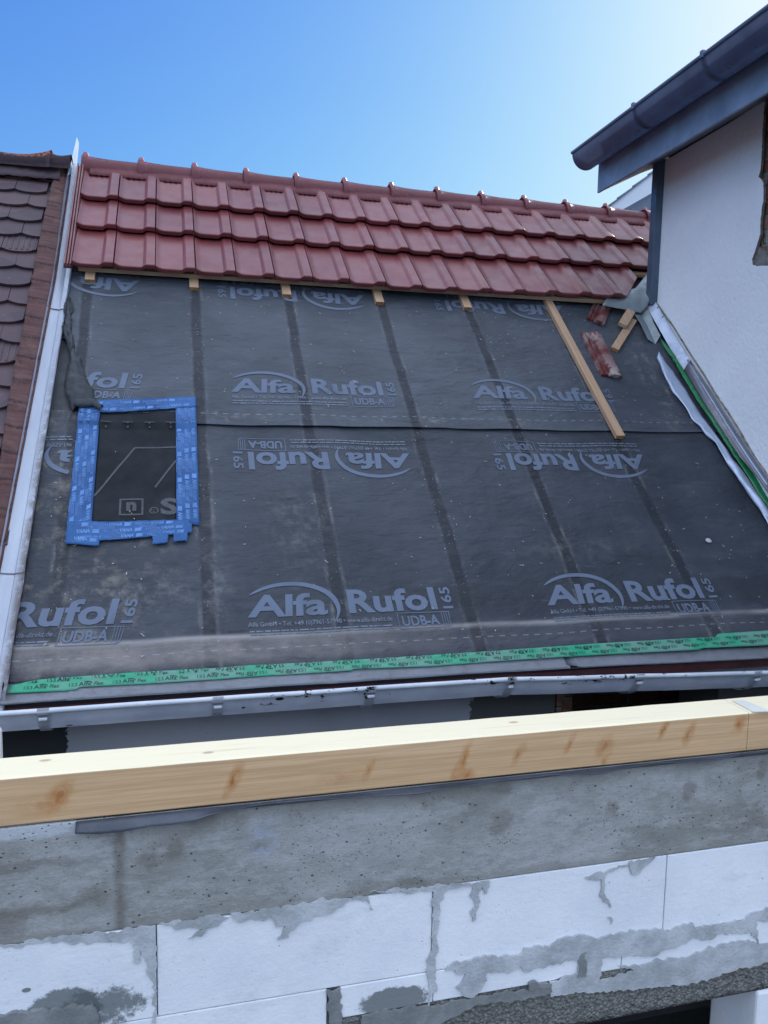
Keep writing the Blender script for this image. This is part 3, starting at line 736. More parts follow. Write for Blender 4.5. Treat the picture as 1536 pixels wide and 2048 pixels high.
# ---- interlocking tiles
XS = [-.527, -.306, -.081, .143, .370, .595, .822, 1.048, 1.274, 1.502, 1.727, 1.955, 2.187, 2.424, 2.665, 2.905]
while XS[-1] < 4.2: XS.append(XS[-1]+.236)
PROF = [(0, .0140), (.010, .0170), (.025, .0155), (.05, .0118), (.085, .0072), (.125, .0034), (.17, .0010), (.22, 0), (.40, 0), (.60, .0002), (.655, .0012), (.685, .0035), (.75, .0170), (.766, .0190), (.785, .0195), (.88, .0195), (.955, .0193), (.975, .0182), (.983, .010)]
def tile(bm, x0, x1, sf, sb, h0, h1, rg):
    w = x1-x0; dx = rg.uniform(-.0012, .0012); ds = rg.uniform(-.004, .004); dh = rg.uniform(0, .004)
    ST = [(0, -.009), (.002, -.0035), (.007, -.0006), (.02, 0), (.5, 0), (1, 0)]
    L = sb-sf; rings = []
    for k, (t, dz) in enumerate(ST):
        tt = t if t >= .4 else t
        s = (sf+ds+t) if k < 4 else (sf+ds+L*t)
        ring = []
        for u, z in PROF:
            # rib tapers off at the nose
            zz = z+dz*(1+ (z/.0215)*.25)
            base = h0+(h1-h0)*(s-sf)/L
            us = u
            if k < 3 and .65 < u < .79: us = u-.03*(3-k)/3*1.0
            ring.append(bm.verts.new((x0+dx+us*w+.001, s, base+zz+dh)))
        rings.append(ring)
    for a, b in zip(rings, rings[1:]):
        for i in range(len(PROF)-1): bm.faces.new((a[i], a[i+1], b[i+1], b[i]))
    # nose face down and underside
    lowr = [bm.verts.new((v.co.x, v.co.y+.001, v.co.z-.019)) for v in rings[0]]
    for i in range(len(PROF)-1): bm.faces.new((lowr[i], lowr[i+1], rings[0][i+1], rings[0][i])).material_index = 0
    lb = [bm.verts.new((v.co.x, v.co.y, v.co.z-.015)) for v in rings[-1]]
    for i in range(len(PROF)-1): f = bm.faces.new((lb[i], lb[i+1], lowr[i+1], lowr[i])); f.material_index = 1
    # side walls
    for e in (0, -1):
        for a, b in zip(rings, rings[1:]):
            pass
        ra = [r[e] for r in rings]; f = bm.faces.new([lowr[e]]+ra+[lb[e]]); f.material_index = 1 if e == 0 else 0
rg = random.Random(5); bm = bmesh.new()
SAG = lambda x: .045*max(0, (x-2.0))**1.3 - .018*math.exp(-((x-1.5)/.5)**2)
for ri, (sf, sb, amp) in enumerate(((2.615, 3.055, 1.), (3.035, 3.40, .45), (3.375, 3.78, .3))):
    for i in range(len(XS)-1):
        x0, x1 = XS[i], XS[i+1]
        if ri == 0 and i >= 15: continue
        sg = SAG((x0+x1)/2)*amp
        tile(bm, x0, x1, sf+sg, sb+sg*.5, .102+(.008 if ri == 0 else 0), .056, rg)
    # narrow interlocking ribs at the verge
    for k in range(3):
        xx = -.572+k*.0155
        box(bm, xx, xx+.009, sf+.012, sb, .074, .100, .002)
    box(bm, -.576, -.529, sf+.016, sb, .066, .080)
# one tile cut on the slant at the right end of the bottom row
cut = link('tile_covering', bm, [M['tile'], M['tile_side']], house, ROOF, label='three rows of new red interlocking tiles'); smoothang(cut, 22)
bm = bmesh.new(); tile(bm, XS[15], XS[16], 2.615+.05, 3.07, .099, .06, rg)
g = bmesh.ops.bisect_plane(bm, geom=bm.verts[:]+bm.edges[:]+bm.faces[:], plane_co=(2.905+.045, 2.66, 0), plane_no=(.80, -.60, 0), clear_outer=True)
smoothang(link('cut_tile', bm, [M['tile'], M['tile_side']], house, ROOF), 38)

# ---- ridge
YA, ZA = 5.80, EYE+1.605
def ridge_cap(x0, x1):
    bm = bmesh.new(); n = 14; path = []
    L = x1-x0
    for (t, r) in ((0, .094), (.002, .100), (.034, .0985), (.040, .0965), (.044, .093), (.09, .0885), (L*.5, .084), (L*.8, .082), (L+.006, .081)):
        path.append((Vector((x0+t, YA, ZA)), r))
    rings = []
    for c, r in path:
        ring = []
        for k in range(n+1):
            a = radians(-34+248*k/n); ring.append(bm.verts.new(c+Vector((0, -cos(a)*r*.98, sin(a)*r))))
        rings.append(ring)
    for a, b in zip(rings, rings[1:]):
        for k in range(n): bm.faces.new((a[k], a[k+1], b[k+1], b[k]))
    bmesh.ops.solidify(bm, geom=bm.faces[:], thickness=.012)
    kb = bmesh.ops.create_cone(bm, segments=12, radius1=.024, radius2=.014, depth=.024, cap_ends=True)
    bmesh.ops.translate(bm, vec=(x0+.022, YA, ZA+.106), verts=kb['verts'])
    return bm
KX = [-.525+.3455*i for i in range(14)]
for i, kx in enumerate(KX):
    if i == 0:
        bm = ridge_cap(kx-.045+.02, KX[1]-.022)
    else: bm = ridge_cap(kx-.022, kx+.3455-.022)
    smoothang(link('ridge_tile', bm, M['ridge_new'], house), 40)
bm = bmesh.new(); box(bm, -.55, 4.3, YA-.05, YA+.05, ZA-.10, ZA+.03); link('ridge_board', bm, M['lath_x'], house)
# dark ridge roll seen in the gap beneath the caps
bm = ribbon([[Vector((-.5, 3.69, .076)), Vector((4.2, 3.69, .076))], [Vector((-.5, 3.78, .085)), Vector((4.2, 3.78, .085))]], 380, .001, lambda p, u, v: p+Vector((0, 0, .006*sin(p.x*190)*(1-u))), 2)
M['roll'] = mat_plain('ridge_roll', (.14, .035, .042), .6, .3, var=.3); link('ridge_roll', bm, M['roll'], house, ROOF, True)
# rear slope and gable ends so that the house is a solid
zr = RO.z+3.93*sin(PITCH); yr = 3+3.93*cos(PITCH)
bm = bmesh.new()
prism(bm, [(-.6, yr, zr-.03), (-.6, yr+2.9, RO.z), (-.6, yr+2.9, RO.z-.15), (-.6, yr, zr-.18)], (1, 0, 0), 4.9); link('rear_slope', bm, M['tile'], house)

# ---- eaves: zinc drip, tape, board
def drip(x0, x1, dz):
    P = [(.075, .0045), (.03, .0055), (.0, .010), (-.022, .034), (-.028, .031), (-.029, .026)]
    bm = bmesh.new(); n = 24; rings = []
    for k in range(n+1):
        x = x0+(x1-x0)*k/n; e = .003*nz(x*4, 2)
        dd = -.012*max(0, x-1.3)
        rings.append([bm.verts.new((x, s+dd+e*.5, h+e+dz+dd*.9)) for s, h in P])
    for a, b in zip(rings, rings[1:]):
        for i in range(len(P)-1): bm.faces.new((a[i], a[i+1], b[i+1], b[i]))
    bmesh.ops.solidify(bm, geom=bm.faces[:], thickness=.0012); return bm
jx = [-.60, -.352, .595, 1.63, 3.10]
for i in range(4):
    link('eaves_flashing', drip(jx[i]-(.02 if i else 0), jx[i+1], .0015*(i % 2)), M['zinc_old'], house, ROOF, True)
top = [(20.5, 1370.6), (88, 1359), (234, 1348.6), (322, 1342.8), (450, 1336), (480, 1333), (615, 1325.7), (785, 1316), (1000, 1302), (1209, 1287), (1394, 1276.6), (1430, 1275), (1434, 1268.5), (1536, 1262)]
bot = [(12, 1389), (132, 1384), (153, 1381), (156, 1376.5), (293, 1370), (450, 1360), (480, 1357), (600, 1350), (705, 1343), (707, 1340), (860, 1335), (1000, 1324), (1171, 1313), (1401, 1301), (1404, 1298), (1536, 1292)]
def Ht(x, s): return .013+.0012*nz(x*20, s*60)
def ext(P, a, b): return [a]+P+[b]
tl = [Vector((p.x, p.y, 0)) for p in [R(x, y, .012) for x, y in top]]; bl_ = [Vector((p.x, p.y+.004, 0)) for p in [R(x, y, .012) for x, y in bot]]
tl.append(Vector((3.1, tl[-1].y, 0))); bl_.append(Vector((3.1, bl_[-1].y, 0)))
gt = link('green_tape', ribbon([bl_, tl], 220, .0008, lambda p, u, v: Vector((p.x, p.y+.0015*nz(p.x*60, u*9), Ht(p.x, p.y)+(.004 if p.y > .062 else 0))), 5), M['green'], house, ROOF, True)
parts = []
for x in [k*.152-.60 for k in range(25)]:
    upr = x < .10
    for r, sy in ((0, .047), (1, .071)):
        xx = x+(.075 if r == 0 else 0)
        if upr:
            ps = [T_fit('153', xx, sy-.007, .028, .013, .0), T_fit('Alfa', xx+.033, sy-.007, .043, .016, .01), T_fit('Flex', xx+.086, sy-.007, .034, .014, .01, .2), crescent(xx+.060, sy+.003, .02, .009, 120, -20, .003, 14)]
            parts += ps
        else:
            ps = [T_fit('153', 0, 0, .028, .013, .0), T_fit('Alfa', .033, 0, .043, .016, .01), T_fit('Flex', .086, 0, .034, .014, .01, .2), crescent(.060, .009, .02, .009, 120, -20, .003, 14)]
            parts += [([(xx+.11-a, sy+.006-b) for a, b in V], F) for V, F in ps]
def in_tape(x, s):
    def at(P):
        for a, b in zip(P, P[1:]):
            if a.x <= x <= b.x: return a.y+(b.y-a.y)*(x-a.x)/max(1e-6, b.x-a.x)
        return P[0].y
    return at(bl_)+.001 < s < at(tl)-.001 and x < 2.95
def Tg(x, y):
    k = (x+.5)*.004; return (x, y-.002+ (0.0 if x < 1.5 else (x-1.5)*.006) - .006*max(0, .2-x))
place('tape_lettering', parts, Tg, lambda x, s: Ht(x, s)+(.004 if s > .062 else 0), M['green_print'], gt, in_tape, .0012, .02)
# board behind the gutter, plastered wall with opening
bm = bmesh.new(); box(bm, -.62, 3.4, 2.985, 3.01, EYE-1.075, EYE-1.033); link('eaves_board', bm, M['redboard'], house)
bm = bmesh.new(); WY = 3.15
box(bm, -3.0, 1.646, WY, WY+.30, 0, EYE-1.0); box(bm, 2.50, 4.2, WY, WY+.30, 0, EYE-1.0); box(bm, 1.646, 2.50, WY, WY+.3, EYE-1.13, EYE-1.0); box(bm, 1.646, 2.5, WY, WY+.3, 0, EYE-2.4)
link('front_wall', bm, M['gplaster'], house, label='old grey plastered wall under the gutter')
bm = bmesh.new(); box(bm, 1.655, 3.6, 4.3, 4.4, 0, EYE-1.0); box(bm, 1.60, 1.65, WY+.3, 4.4, 0, EYE-1.0)
link('room_wall', bm, M['brick'], house)
bm = bmesh.new(); box(bm, 1.6, 3.6, WY+.31, 4.3, EYE-1.05, EYE-1.03); box(bm, 3.1, 3.2, WY+.3, 4.4, 0, EYE-1.0); link('room_ceiling', bm, M['dark'], house)
bm = bmesh.new()
for k in range(5): box(bm, 1.66+.0, 1.685, WY+.01+k*.058, WY+.062+k*.058, EYE-1.30, EYE-1.13, .003)
box(bm, 1.648, 1.80, WY+.12, WY+.29, EYE-1.9, EYE-1.14, .006)
link('opening_reveal', bm, M['brick'], house)
bm = bmesh.new()
pth = [AY(1431, 1377, WY+.12), AY(1436, 1385, WY+.12), AY(1437.5, 1400, WY+.12), AY(1437, 1440, WY+.12)]
n = 10; rings = []
for p in resample(pth, 8): rings.append([bm.verts.new(p+Vector((.007*cos(2*pi*k/n), .007*sin(2*pi*k/n), 0))) for k in range(n)])
for a, b in zip(rings, rings[1:]):
    for k in range(n): bm.faces.new((a[k], a[(k+1) % n], b[(k+1) % n], b[k]))
link('conduit', bm, M['pipe'], house, smooth=True)
# party walls left and right
bm = bmesh.new(); prism(bm, [(-.62, 3.2, 0), (-.62, 9.0, 0), (-.62, 8.6, EYE-1.1), (-.62, yr, zr-.2), (-.62, 3.15, EYE-1.2)], (1, 0, 0), .1); link('party_wall', bm, M['gplaster'], house)

# ---- valley flashing left
vf = []
def vsec(s, lift=0.):
    # inner lip, pan, crease, outer upstand ; x drifts left going down
    t = max(0, min(1, s/2.75)); xi = -.579+.042*t; xo = -.681+.055*min(1, s/2.6)
    xo -= .010
    return [(xi, .040), (xi-.004, .012), (xi-.012, .004), ((xi+xo)/2+.014, -.001), ((xi+xo)/2+.010, -.006), ((xi+xo)/2+.004, -.003), (xo+.024, .001), (xo+.008, .006), (xo, .024+lift)]
bm = bmesh.new(); rings = []; n = 70
for k in range(n+1):
    s = -.005+(3.97)*k/n; e = .0025*nz(s*5, 1); lift = .03*max(0, (s-2.9)/1.0)
    rings.append([bm.verts.new((x+e+(.004*nz(s*9, 3) if i < 2 else 0), s, h+e*.6)) for i, (x, h) in enumerate(vsec(s, lift))])
for a, b in zip(rings, rings[1:]):
    for i in range(8): bm.faces.new((a[i], a[i+1], b[i+1], b[i]))
bmesh.ops.solidify(bm, geom=bm.faces[:], thickness=.0016)
val = link('valley_flashing', bm, M['valley'], house, ROOF, label='long silvery zinc channel between the old and the new roof'); smoothang(val, 25)
# standing tip over the ridge
P = [hit(p, Vector((-.62, 0, 0)), Vector((1, 0, 0))) for p in ((154, 275), (158, 287), (154, 330), (146, 345), (137, 350))]
bm = bmesh.new(); prism(bm, P, (-1, 0, 0), .0025); link('flashing_tip', bm, M['zinc_bright'], val)
for s in (2.335, .565):
    bm = bmesh.new(); c = vsec(s)
    for (xa, ha), (xb, hb) in zip(c, c[1:]):
        prism(bm, [(xa, s-.002, ha+.001), (xb, s-.002, hb+.001), (xb, s-.002, hb+.005), (xa, s-.002, ha+.005)], (0, 1, 0), .004)
    link('sheet_joint', bm, M['brown_metal'], val, ROOF)
bm = bmesh.new(); box(bm, -.80, -.585, -.055, -.004, -.03, .010, .004); link('channel_end', bm, M['zinc_old'], val, ROOF)
# ---- half-round gutter under the eave
GX = [(-2.4, -1.004), (-.57, -1.004), (1.29, -1.008), (1.87, -1.032), (2.5, -1.058), (3.05, -1.07)]
def gz(x):
    for (a, za), (b, zb) in zip(GX, GX[1:]):
        if x <= b: return EYE+za+(zb-za)*(x-a)/(b-a)
    return EYE+GX[-1][1]
gut = None
def half_round(bm, stations, r, bead=.009, n=14, ax='y', th=.0015):
    # stations: (centre, side vector); open side up, bead on the near lip
    prof = [(cos(radians(t))*r, sin(radians(t))*r) for t in [180+180*k/n for k in range(n+1)]]
    prof = [(u, v) for u, v in prof]
    beadp = [(-r-bead+bead*cos(radians(t)), bead*.2+bead*sin(radians(t))) for t in range(0, 361, 45)][::-1]
    rings = []
    for c, sd_ in stations:
        rings.append([bm.verts.new(c+sd_*u+Vector((0, 0, v))) for u, v in prof])
    for a, b in zip(rings, rings[1:]):
        for i in range(len(prof)-1): bm.faces.new((a[i], a[i+1], b[i+1], b[i]))
    bmesh.ops.solidify(bm, geom=bm.faces[:], thickness=th)
    rings = []
    for c, sd_ in stations: rings.append([bm.verts.new(c+sd_*u+Vector((0, 0, v))) for u, v in beadp])
    for a, b in zip(rings, rings[1:]):
        for i in range(len(beadp)-1): bm.faces.new((a[i], a[i+1], b[i+1], b[i]))
    return bm
bm = bmesh.new(); GR = .094
st = []
for k in range(120):
    x = -2.4+5.45*k/119; st.append((Vector((x, 2.86+GR+.006*nz(x*.8, 0), gz(x)+.0025*nz(x*3, 4))), Vector((0, 1, 0))))
gut = link('gutter', half_round(bm, st, GR, .010), M['gutter'], house, label='chipped pale grey half-round gutter'); smoothang(gut, 50)
for i, bx in enumerate((-1.02, -.437, .149, .718, 1.293, 1.869, 2.449)):
    bm = bmesh.new(); n = 16; tilt = 0 if i < 4 else .18
    P = [(Vector((bx+ (1-cos(radians(k*90/n*2)))*.0*1 - tilt*.10*(k/n), 2.86+GR-cos(radians(k*180/n))*(GR+.008), gz(bx)-sin(radians(k*180/n))*(GR+.008)))) for k in range(n+1)]
    P = [Vector((bx, 2.86+GR-.004, gz(bx)+.012))]*0+[Vector((bx+.002, 2.852-.012, gz(bx)+.014)), Vector((bx, 2.838, gz(bx)+.004)), Vector((bx, 2.842, gz(bx)-.010))]+P[1:]
    prv = None
    w = .019
    for p in P:
        cur = (bm.verts.new(p-Vector((w, 0, 0))), bm.verts.new(p+Vector((w, 0, 0))))
        if prv: bm.faces.new((prv[0], prv[1], cur[1], cur[0]))
        prv = cur
    bmesh.ops.solidify(bm, geom=bm.faces[:], thickness=.005)
    box(bm, bx-.014, bx+.014, 2.838, 2.843, gz(bx)-.030, gz(bx)-.020, .002)
    link('gutter_bracket', bm, M['gutter'], gut)

# ------------------------------------------------------------------ loose things lying on the membrane
def obox(bm, a, b, w, h0, h1, bev=.001):
    a, b = Vector((*a, 0)), Vector((*b, 0)); d = (b-a).normalized(); n_ = Vector((-d.y, d.x, 0))*w/2
    prism(bm, [Vector((p.x, p.y, h0)) for p in (a-n_, b-n_, b+n_, a+n_)], (0, 0, 1), h1-h0, bev)
def laid(name, bm, mat, label, cat, c, group=None, smooth=False, ang=None, endaxis=None):
    # c: roof-frame centre; mesh stays in the roof frame relative to it
    Mx = ROOF @ Matrix.Translation(c)
    for v in bm.verts: v.co -= Vector(c)
    o = link(name, bm, mat, None, Mx, smooth); tag(o, label, cat, group)
    if ang: smoothang(o, ang)
    return o
bm = bmesh.new(); obox(bm, (2.392, 2.72), (2.417, 1.372), .052, .016, .044, .0015)
for v in bm.verts: v.co.x += .004*sin(v.co.y*3)
o = laid('wooden_lath', bm, [M['lath'], M['lath_end']], 'long weathered wooden lath lying down the bared slope from under the tiles', 'plank', (2.40, 2.05, .03))
for f in o.data.polygons:
    if abs(f.normal.y) > .8: f.material_index = 1
a, b = R(1266, 640, .03), R(1229, 699, .03)
bm = bmesh.new(); obox(bm, a[:2], b[:2], .05, .015, .040); o = laid('wood_offcut', bm, [M['lath'], M['lath_end']], 'short sawn lath offcut, the lower of two, pointing down the slope', 'offcut', (a+b)/2, 'lath offcuts under the bent sheet metal')
for f in o.data.polygons:
    if f.normal.y < -.7: f.material_index = 1
a, b = R(1262, 622, .06), R(1245, 650, .06)
bm = bmesh.new(); obox(bm, a[:2], b[:2], .058, .044, .068); laid('wood_offcut', bm, M['lath'], 'splintered lath offcut resting on top of the other offcut', 'offcut', (a+b)/2, 'lath offcuts under the bent sheet metal')
# broken strips of tile with interlock ribs
def tile_piece(A, B, wdt, h, L0=0):
    A, B = Vector((*A, 0)), Vector((*B, 0)); d = (B-A); L = d.length; d.normalize(); n_ = Vector((-d.y, d.x, 0))
    prof = [(0, 0), (0, .012), (.006, .022), (.014, .022), (.018, .010), (.028, .008), (.033, .020), (.041, .020), (.046, .008), (.058, .008), (.064, .026), (.074, .031), (.098, .030), (wdt-.02, .028), (wdt, .018), (wdt, .0)]
    bm = bmesh.new(); rings = []
    for k in range(9):
        t = k/8; sk = .010*nz(t*3, 2)
        ring = []
        for u, z in prof:
            tt = t+(0.05*(u < .055)*(-1 if k == 0 else 0))*0
            p = A+d*(L*t*(1.0 if u > .055 else .97)+(.012*nz(u*60, 1) if k in (0, 8) else 0))+n_*(u-wdt/2); ring.append(bm.verts.new((p.x, p.y, h+z)))
        rings.append(ring)
    for a_, b_ in zip(rings, rings[1:]):
        for i in range(len(prof)-1): bm.faces.new((a_[i], a_[i+1], b_[i+1], b_[i]))
        bm.faces.new((a_[-1], a_[0], b_[0], b_[-1]))
    bm.faces.new(rings[0]); bm.faces.new(rings[-1][::-1]); return bm
def mat_dusty():
    m = NT('dusty_tile', .6, .35); X, Y, Z_ = m.xyz()
    n = m.noise(9, 7, .7); k = m.mul(m.mr(n, .44, .58), m.mr(m.math('ABSOLUTE', m.add(Y, -.01)), .05, .2, .35, 1))
    m.color(m.mix(k, (.13, .028, .028), (.32, .27, .25))); m.bump(m.noise(40, 5), .3, .004); return m.m
M['dusty'] = mat_dusty()
laid('broken_tile', tile_piece((2.590, 2.335), (2.575, 1.905), .135, .014), M['dusty'], 'dusty broken strip of red roof tile lying flat below the other pieces', 'broken tile', (2.58, 2.12, .02), 'broken tile strips', ang=40)
laid('broken_tile', tile_piece((2.800, 2.660), (2.675, 2.46), .12, .012), M['dusty'], 'broken red tile strip tucked under the bent sheet metal', 'broken tile', (2.72, 2.53, .02), 'broken tile strips', ang=40)
# bent sheet-metal flap
def RZ(x, y, h): return R(1100+x*.28385, 520+y*.28385, h)
A_ = [RZ(372, 316, .085), RZ(500, 345, .065), RZ(640, 368, .055), RZ(690, 322, .07)]
B_ = [RZ(400, 270, .085), RZ(520, 300, .080), RZ(640, 315, .075), RZ(702, 292, .095)]
C_ = [RZ(432, 242, .078), RZ(560, 238, .085), RZ(640, 190, .10), RZ(706, 240, .12)]
D_ = [RZ(470, 215, .07), RZ(600, 200, .085), RZ(690, 90, .10), RZ(716, 62, .13)]
bm = ribbon([A_, B_, C_, D_], 30, .002, lambda p, u, v: p+Vector((0, 0, .006*nz(p.x*14, p.y*14))), 4)
laid('sheet_metal_flap', bm, M['lead'], 'bent grey sheet-metal flap sticking out under the cut end of the tiles', 'sheet metal', (2.85, 2.6, .05), smooth=True)
A_ = [RZ(598, 385, .05), RZ(640, 450, .045), RZ(692, 560, .04)]; B_ = [RZ(640, 385, .028), RZ(690, 470, .022), RZ(742, 592, .018)]; C_ = [RZ(690, 345, .06), RZ(730, 440, .055), RZ(778, 532, .05)]
bm = ribbon([A_, B_, C_], 14, .0018, None, 2)
o = laid('angle_flashing', bm, M['lead'], 'short grey angled piece of flashing below the bent metal flap', 'flashing', (2.9, 2.4, .03), ang=20)
A_ = [RZ(765, 648, .035), RZ(800, 690, .035), RZ(900, 832, .035), RZ(935, 880, .035), RZ(1060, 1085, .035), RZ(1150, 1200, .035), RZ(1290, 1400, .035), RZ(1365, 1500, .035), RZ(1478, 1655, .035), RZ(1545, 1750, .035)]
B_ = [RZ(750, 690, .022), RZ(800, 800, .03), RZ(862, 932, .022), RZ(905, 972, .03), RZ(960, 1045, .03), RZ(1005, 1130, .022), RZ(1062, 1170, .035), RZ(1092, 1232, .022), RZ(1160, 1285, .022), RZ(1240, 1422, .022), RZ(1490, 1775, .022), RZ(1548, 1880, .022)]
def crump(p, u, v): return p+Vector((.004*nz(p.y*9, u), 0, .010*sin(pi*u)+.010*nz(p.y*5, u*2, 3)+.004*nz(p.y*16, u*4, 5)))
la = resample(A_, 60); lb_ = resample(B_, 60)
la = la+[la[-1]+(la[-1]-la[-2])*k*.9 for k in range(1, 50)]; lb_ = lb_+[lb_[-1]+(la[-1]-la[-2])*k*.9 for k in range(1, 50)]
bm = ribbon([la, lb_], 150, .0015, crump, 6)
laid('loose_metal_strip', bm, M['zinc_bright'], 'long crumpled bright aluminium strip lying loose beside the plastered wall', 'metal strip', (2.98, 1.3, .03), smooth=True)

# ------------------------------------------------------------------ house on the right with render, eave and gutter
rh = empty('rendered_house', (4.6, 3.4, 0), 'white rendered house on the right with slate-blue fascia and grey gutter under its eave', 'house')
def S2(v): return SIDE_I @ v
HZ = 1.75
edge = [(590, 125), (584, 190), (575, 300), (568, 420), (562, 560), (560, 640), (550, 780), (545, 860), (520, 940), (552, 955), (575, 1010), (575, 1130), (574, 1200), (560, 1250), (545, 1400), (540, 1550), (500, 1690), (450, 1830), (460, 1880), (500, 1900), (560, 1893), (625, 1895)]
EP = [S2(HR(1420+x*.18562, 180+y*.18555)) for x, y in edge]
EP = blob([(p.x, p.y, 0) for p in EP], .012, .0022, 60, closed=False)
far = 1.262
topl = [S2(HR(1330, 323.6)), S2(HR(1380, 296)), S2(HR(1450, 252)), S2(HR(1470, 241)), S2(HR(1528.6, 203))]
bm = bmesh.new(); DPT = .016
out = [Vector((far, -EYE, 0)), Vector((far, 1.735, 0)), Vector((far-.02, 1.75, 0)), Vector((.6, 1.755, 0)), Vector((.4, 1.762, 0)), Vector((EP[0].x, 1.765, 0))]+[Vector((p.x, p.y, 0)) for p in EP]+[Vector((-.5, EP[-1].y, 0)), Vector((-.5, 1.76, 0)), Vector((-2.6, 1.76, 0)), Vector((-2.6, -EYE, 0))]
prism(bm, [Vector((p.x, p.y, -DPT)) for p in out], (0, 0, 1), DPT)
wall = link('rendered_wall', bm, [M['plaster'], M['rubble']], rh, SIDE)
for f in wall.data.polygons:
    if abs(f.normal.z) < .5 and f.center.x < .9 and f.center.x > -.4: f.material_index = 1
bm = bmesh.new(); box(bm, -2.6, far-.005, -EYE, 1.80, -.4, -.030); link('brick_core', bm, M['brick_s'], rh, SIDE)
# smear of broken undercoat inside the hole
bp = [S2(HR(1420+x*.18562, 180+y*.18555)) for x, y in ((500, 1690), (450, 1830), (460, 1880), (500, 1900), (625, 1895), (640, 1895), (640, 1800), (590, 1800), (560, 1740))]
bm = bmesh.new(); prism(bm, [Vector((p.x, p.y, -.029)) for p in blob([(p.x, p.y, 0) for p in bp], .015, .003, 50)], (0, 0, 1), .012); link('undercoat_smear', bm, M['rubble'], rh, SIDE)
bp = [S2(HR(1420+x*.18562, 180+y*.18555)) for x, y in ((600, 1340), (585, 1480), (570, 1600), (590, 1790), (660, 1790), (660, 1330))]
bm = bmesh.new(); prism(bm, [Vector((p.x, p.y, -.031)) for p in blob([(p.x, p.y, 0) for p in bp], .015, .004, 50)], (0, 0, 1), .014)
M['greenish'] = mat_plain('greenish_mortar', (.24, .28, .25), .95, .1, var=.5, sc=20, bump=.7); link('mortar_smear', bm, M['greenish'], rh, SIDE)
# corner post
bm = bmesh.new(); box(bm, far-.01, far+.055, .70+.12, 1.76, -.04, .052, .002); link('corner_flashing', bm, M['anthracite'], rh, SIDE)
# soffit, fascia, roof slab
far2 = 1.60
bm = bmesh.new()
prism(bm, [(-2.6, 1.618, .286), (-2.6, 1.765, -.005), (-2.6, 1.95, -.45), (-2.6, 2.12, -.45), (-2.6, 1.82, .286)], (1, 0, 0), 2.6+far2-.01); link('soffit', bm, M['anthracite'], rh, SIDE)
bm = bmesh.new(); box(bm, -2.6, far2, 1.613, 1.835, .288, .304, .002)
link('fascia', bm, M['fascia'], rh, SIDE)
bm = bmesh.new(); prism(bm, [(-2.7, 1.84, .34), (-2.7, 1.92, .34), (-2.7, 3.6, -3.0), (-2.7, 3.5, -3.0)], (1, 0, 0), 2.7+far2-.25); link('roof_slab', bm, M['oldtile'], rh, SIDE)
bm = bmesh.new(); n = 40; st = []
for k in range(n+1): st.append((Vector((far2+.005-(far2+2.6)*k/n, 0, 1.862)), 0))
prof = [(cos(radians(t))*.098, sin(radians(t))*.105) for t in [180+180*k/18 for k in range(19)]]
rings = [[bm.verts.new((c.x, c.y+c.z*0+1.862+v, .402+u)) for u, v in [(-a, b) for a, b in prof]] for c, _ in st]
for a, b in zip(rings, rings[1:]):
    for i in range(18): bm.faces.new((a[i], a[i+1], b[i+1], b[i]))
bmesh.ops.solidify(bm, geom=bm.faces[:], thickness=.002)
endv = [bm.verts.new((far2+.005, 1.862+b, .402-a)) for a, b in prof]; bm.faces.new(endv)
# rolled outer bead
rr_ = .011
rings = [[bm.verts.new((c.x, 1.866+rr_*sin(2*pi*k/8), .502+rr_*cos(2*pi*k/8))) for k in range(8)] for c, _ in st]
for a, b in zip(rings, rings[1:]):
    for k in range(8): bm.faces.new((a[k], a[(k+1) % 8], b[(k+1) % 8], b[k]))
bm.faces.new(rings[0])
rg_ = link('gutter', bm, M['rgutter'], rh, SIDE); smoothang(rg_, 50)
for px, py in ((1268, 235), (1407, 125), (1555, 10)):
    v0 = S2(HR(px, py, .50)).x
    bm = bmesh.new(); prv = None
    for k in range(19):
        t = radians(180+180*k/18); y_, z_ = 1.862+sin(t)*.1085, .402-cos(t)*-.1015*-1
        cur = (bm.verts.new((v0-.016, y_, .402-cos(t)*.102)), bm.verts.new((v0+.016, y_, .402-cos(t)*.102)))
        if prv: bm.faces.new((prv[0], prv[1], cur[1], cur[0]))
        prv = cur
    bmesh.ops.solidify(bm, geom=bm.faces[:], thickness=.003)
    box(bm, v0-.012, v0+.012, 1.85, 1.885, .500, .518, .002); link('gutter_bracket', bm, M['rgutter'], rg_, SIDE)

# wall flashings following the slope (local frame of the wall)
def HZp(x, y, off): return S2(HR(1100+x*.28385, 520+y*.28385, off))
def ongrid(L, off): return [Vector((p.x, p.y, off)) for p in [HZp(x, y, off) for x, y in L]]
topA = ongrid([(712, 240), (770, 340), (860, 500), (985, 705)], .012); botA = ongrid([(690, 345), (760, 470), (860, 645), (937, 782)], .055)
midA = ongrid([(708, 262), (764, 365), (855, 520), (975, 722)], .022)
capA = link('upper_cap_flashing', ribbon([botA, midA, topA], 16, .0018, lambda p, u, v: p, 3), M['zinc'], rh, SIDE, False, label='pale blue-grey cap flashing sheet at the upper end of the wall joint')
def extend(L, d=1.6): k = (L[-1]-L[-2]).normalized(); return L+[L[-1]+k*d]
topB = extend(ongrid([(985, 700), (1120, 900), (1300, 1180), (1440, 1390), (1536, 1530)], .010)); botB = extend(ongrid([(937, 782), (1012, 905), (1108, 1050), (1218, 1200), (1350, 1400), (1437, 1500), (1536, 1640)], .050))
m1 = extend(ongrid([(980, 715), (1110, 925), (1285, 1205), (1425, 1420), (1536, 1580)], .016)); m2 = extend(ongrid([(975, 725), (1095, 950), (1265, 1235), (1400, 1440), (1536, 1640)], .034))
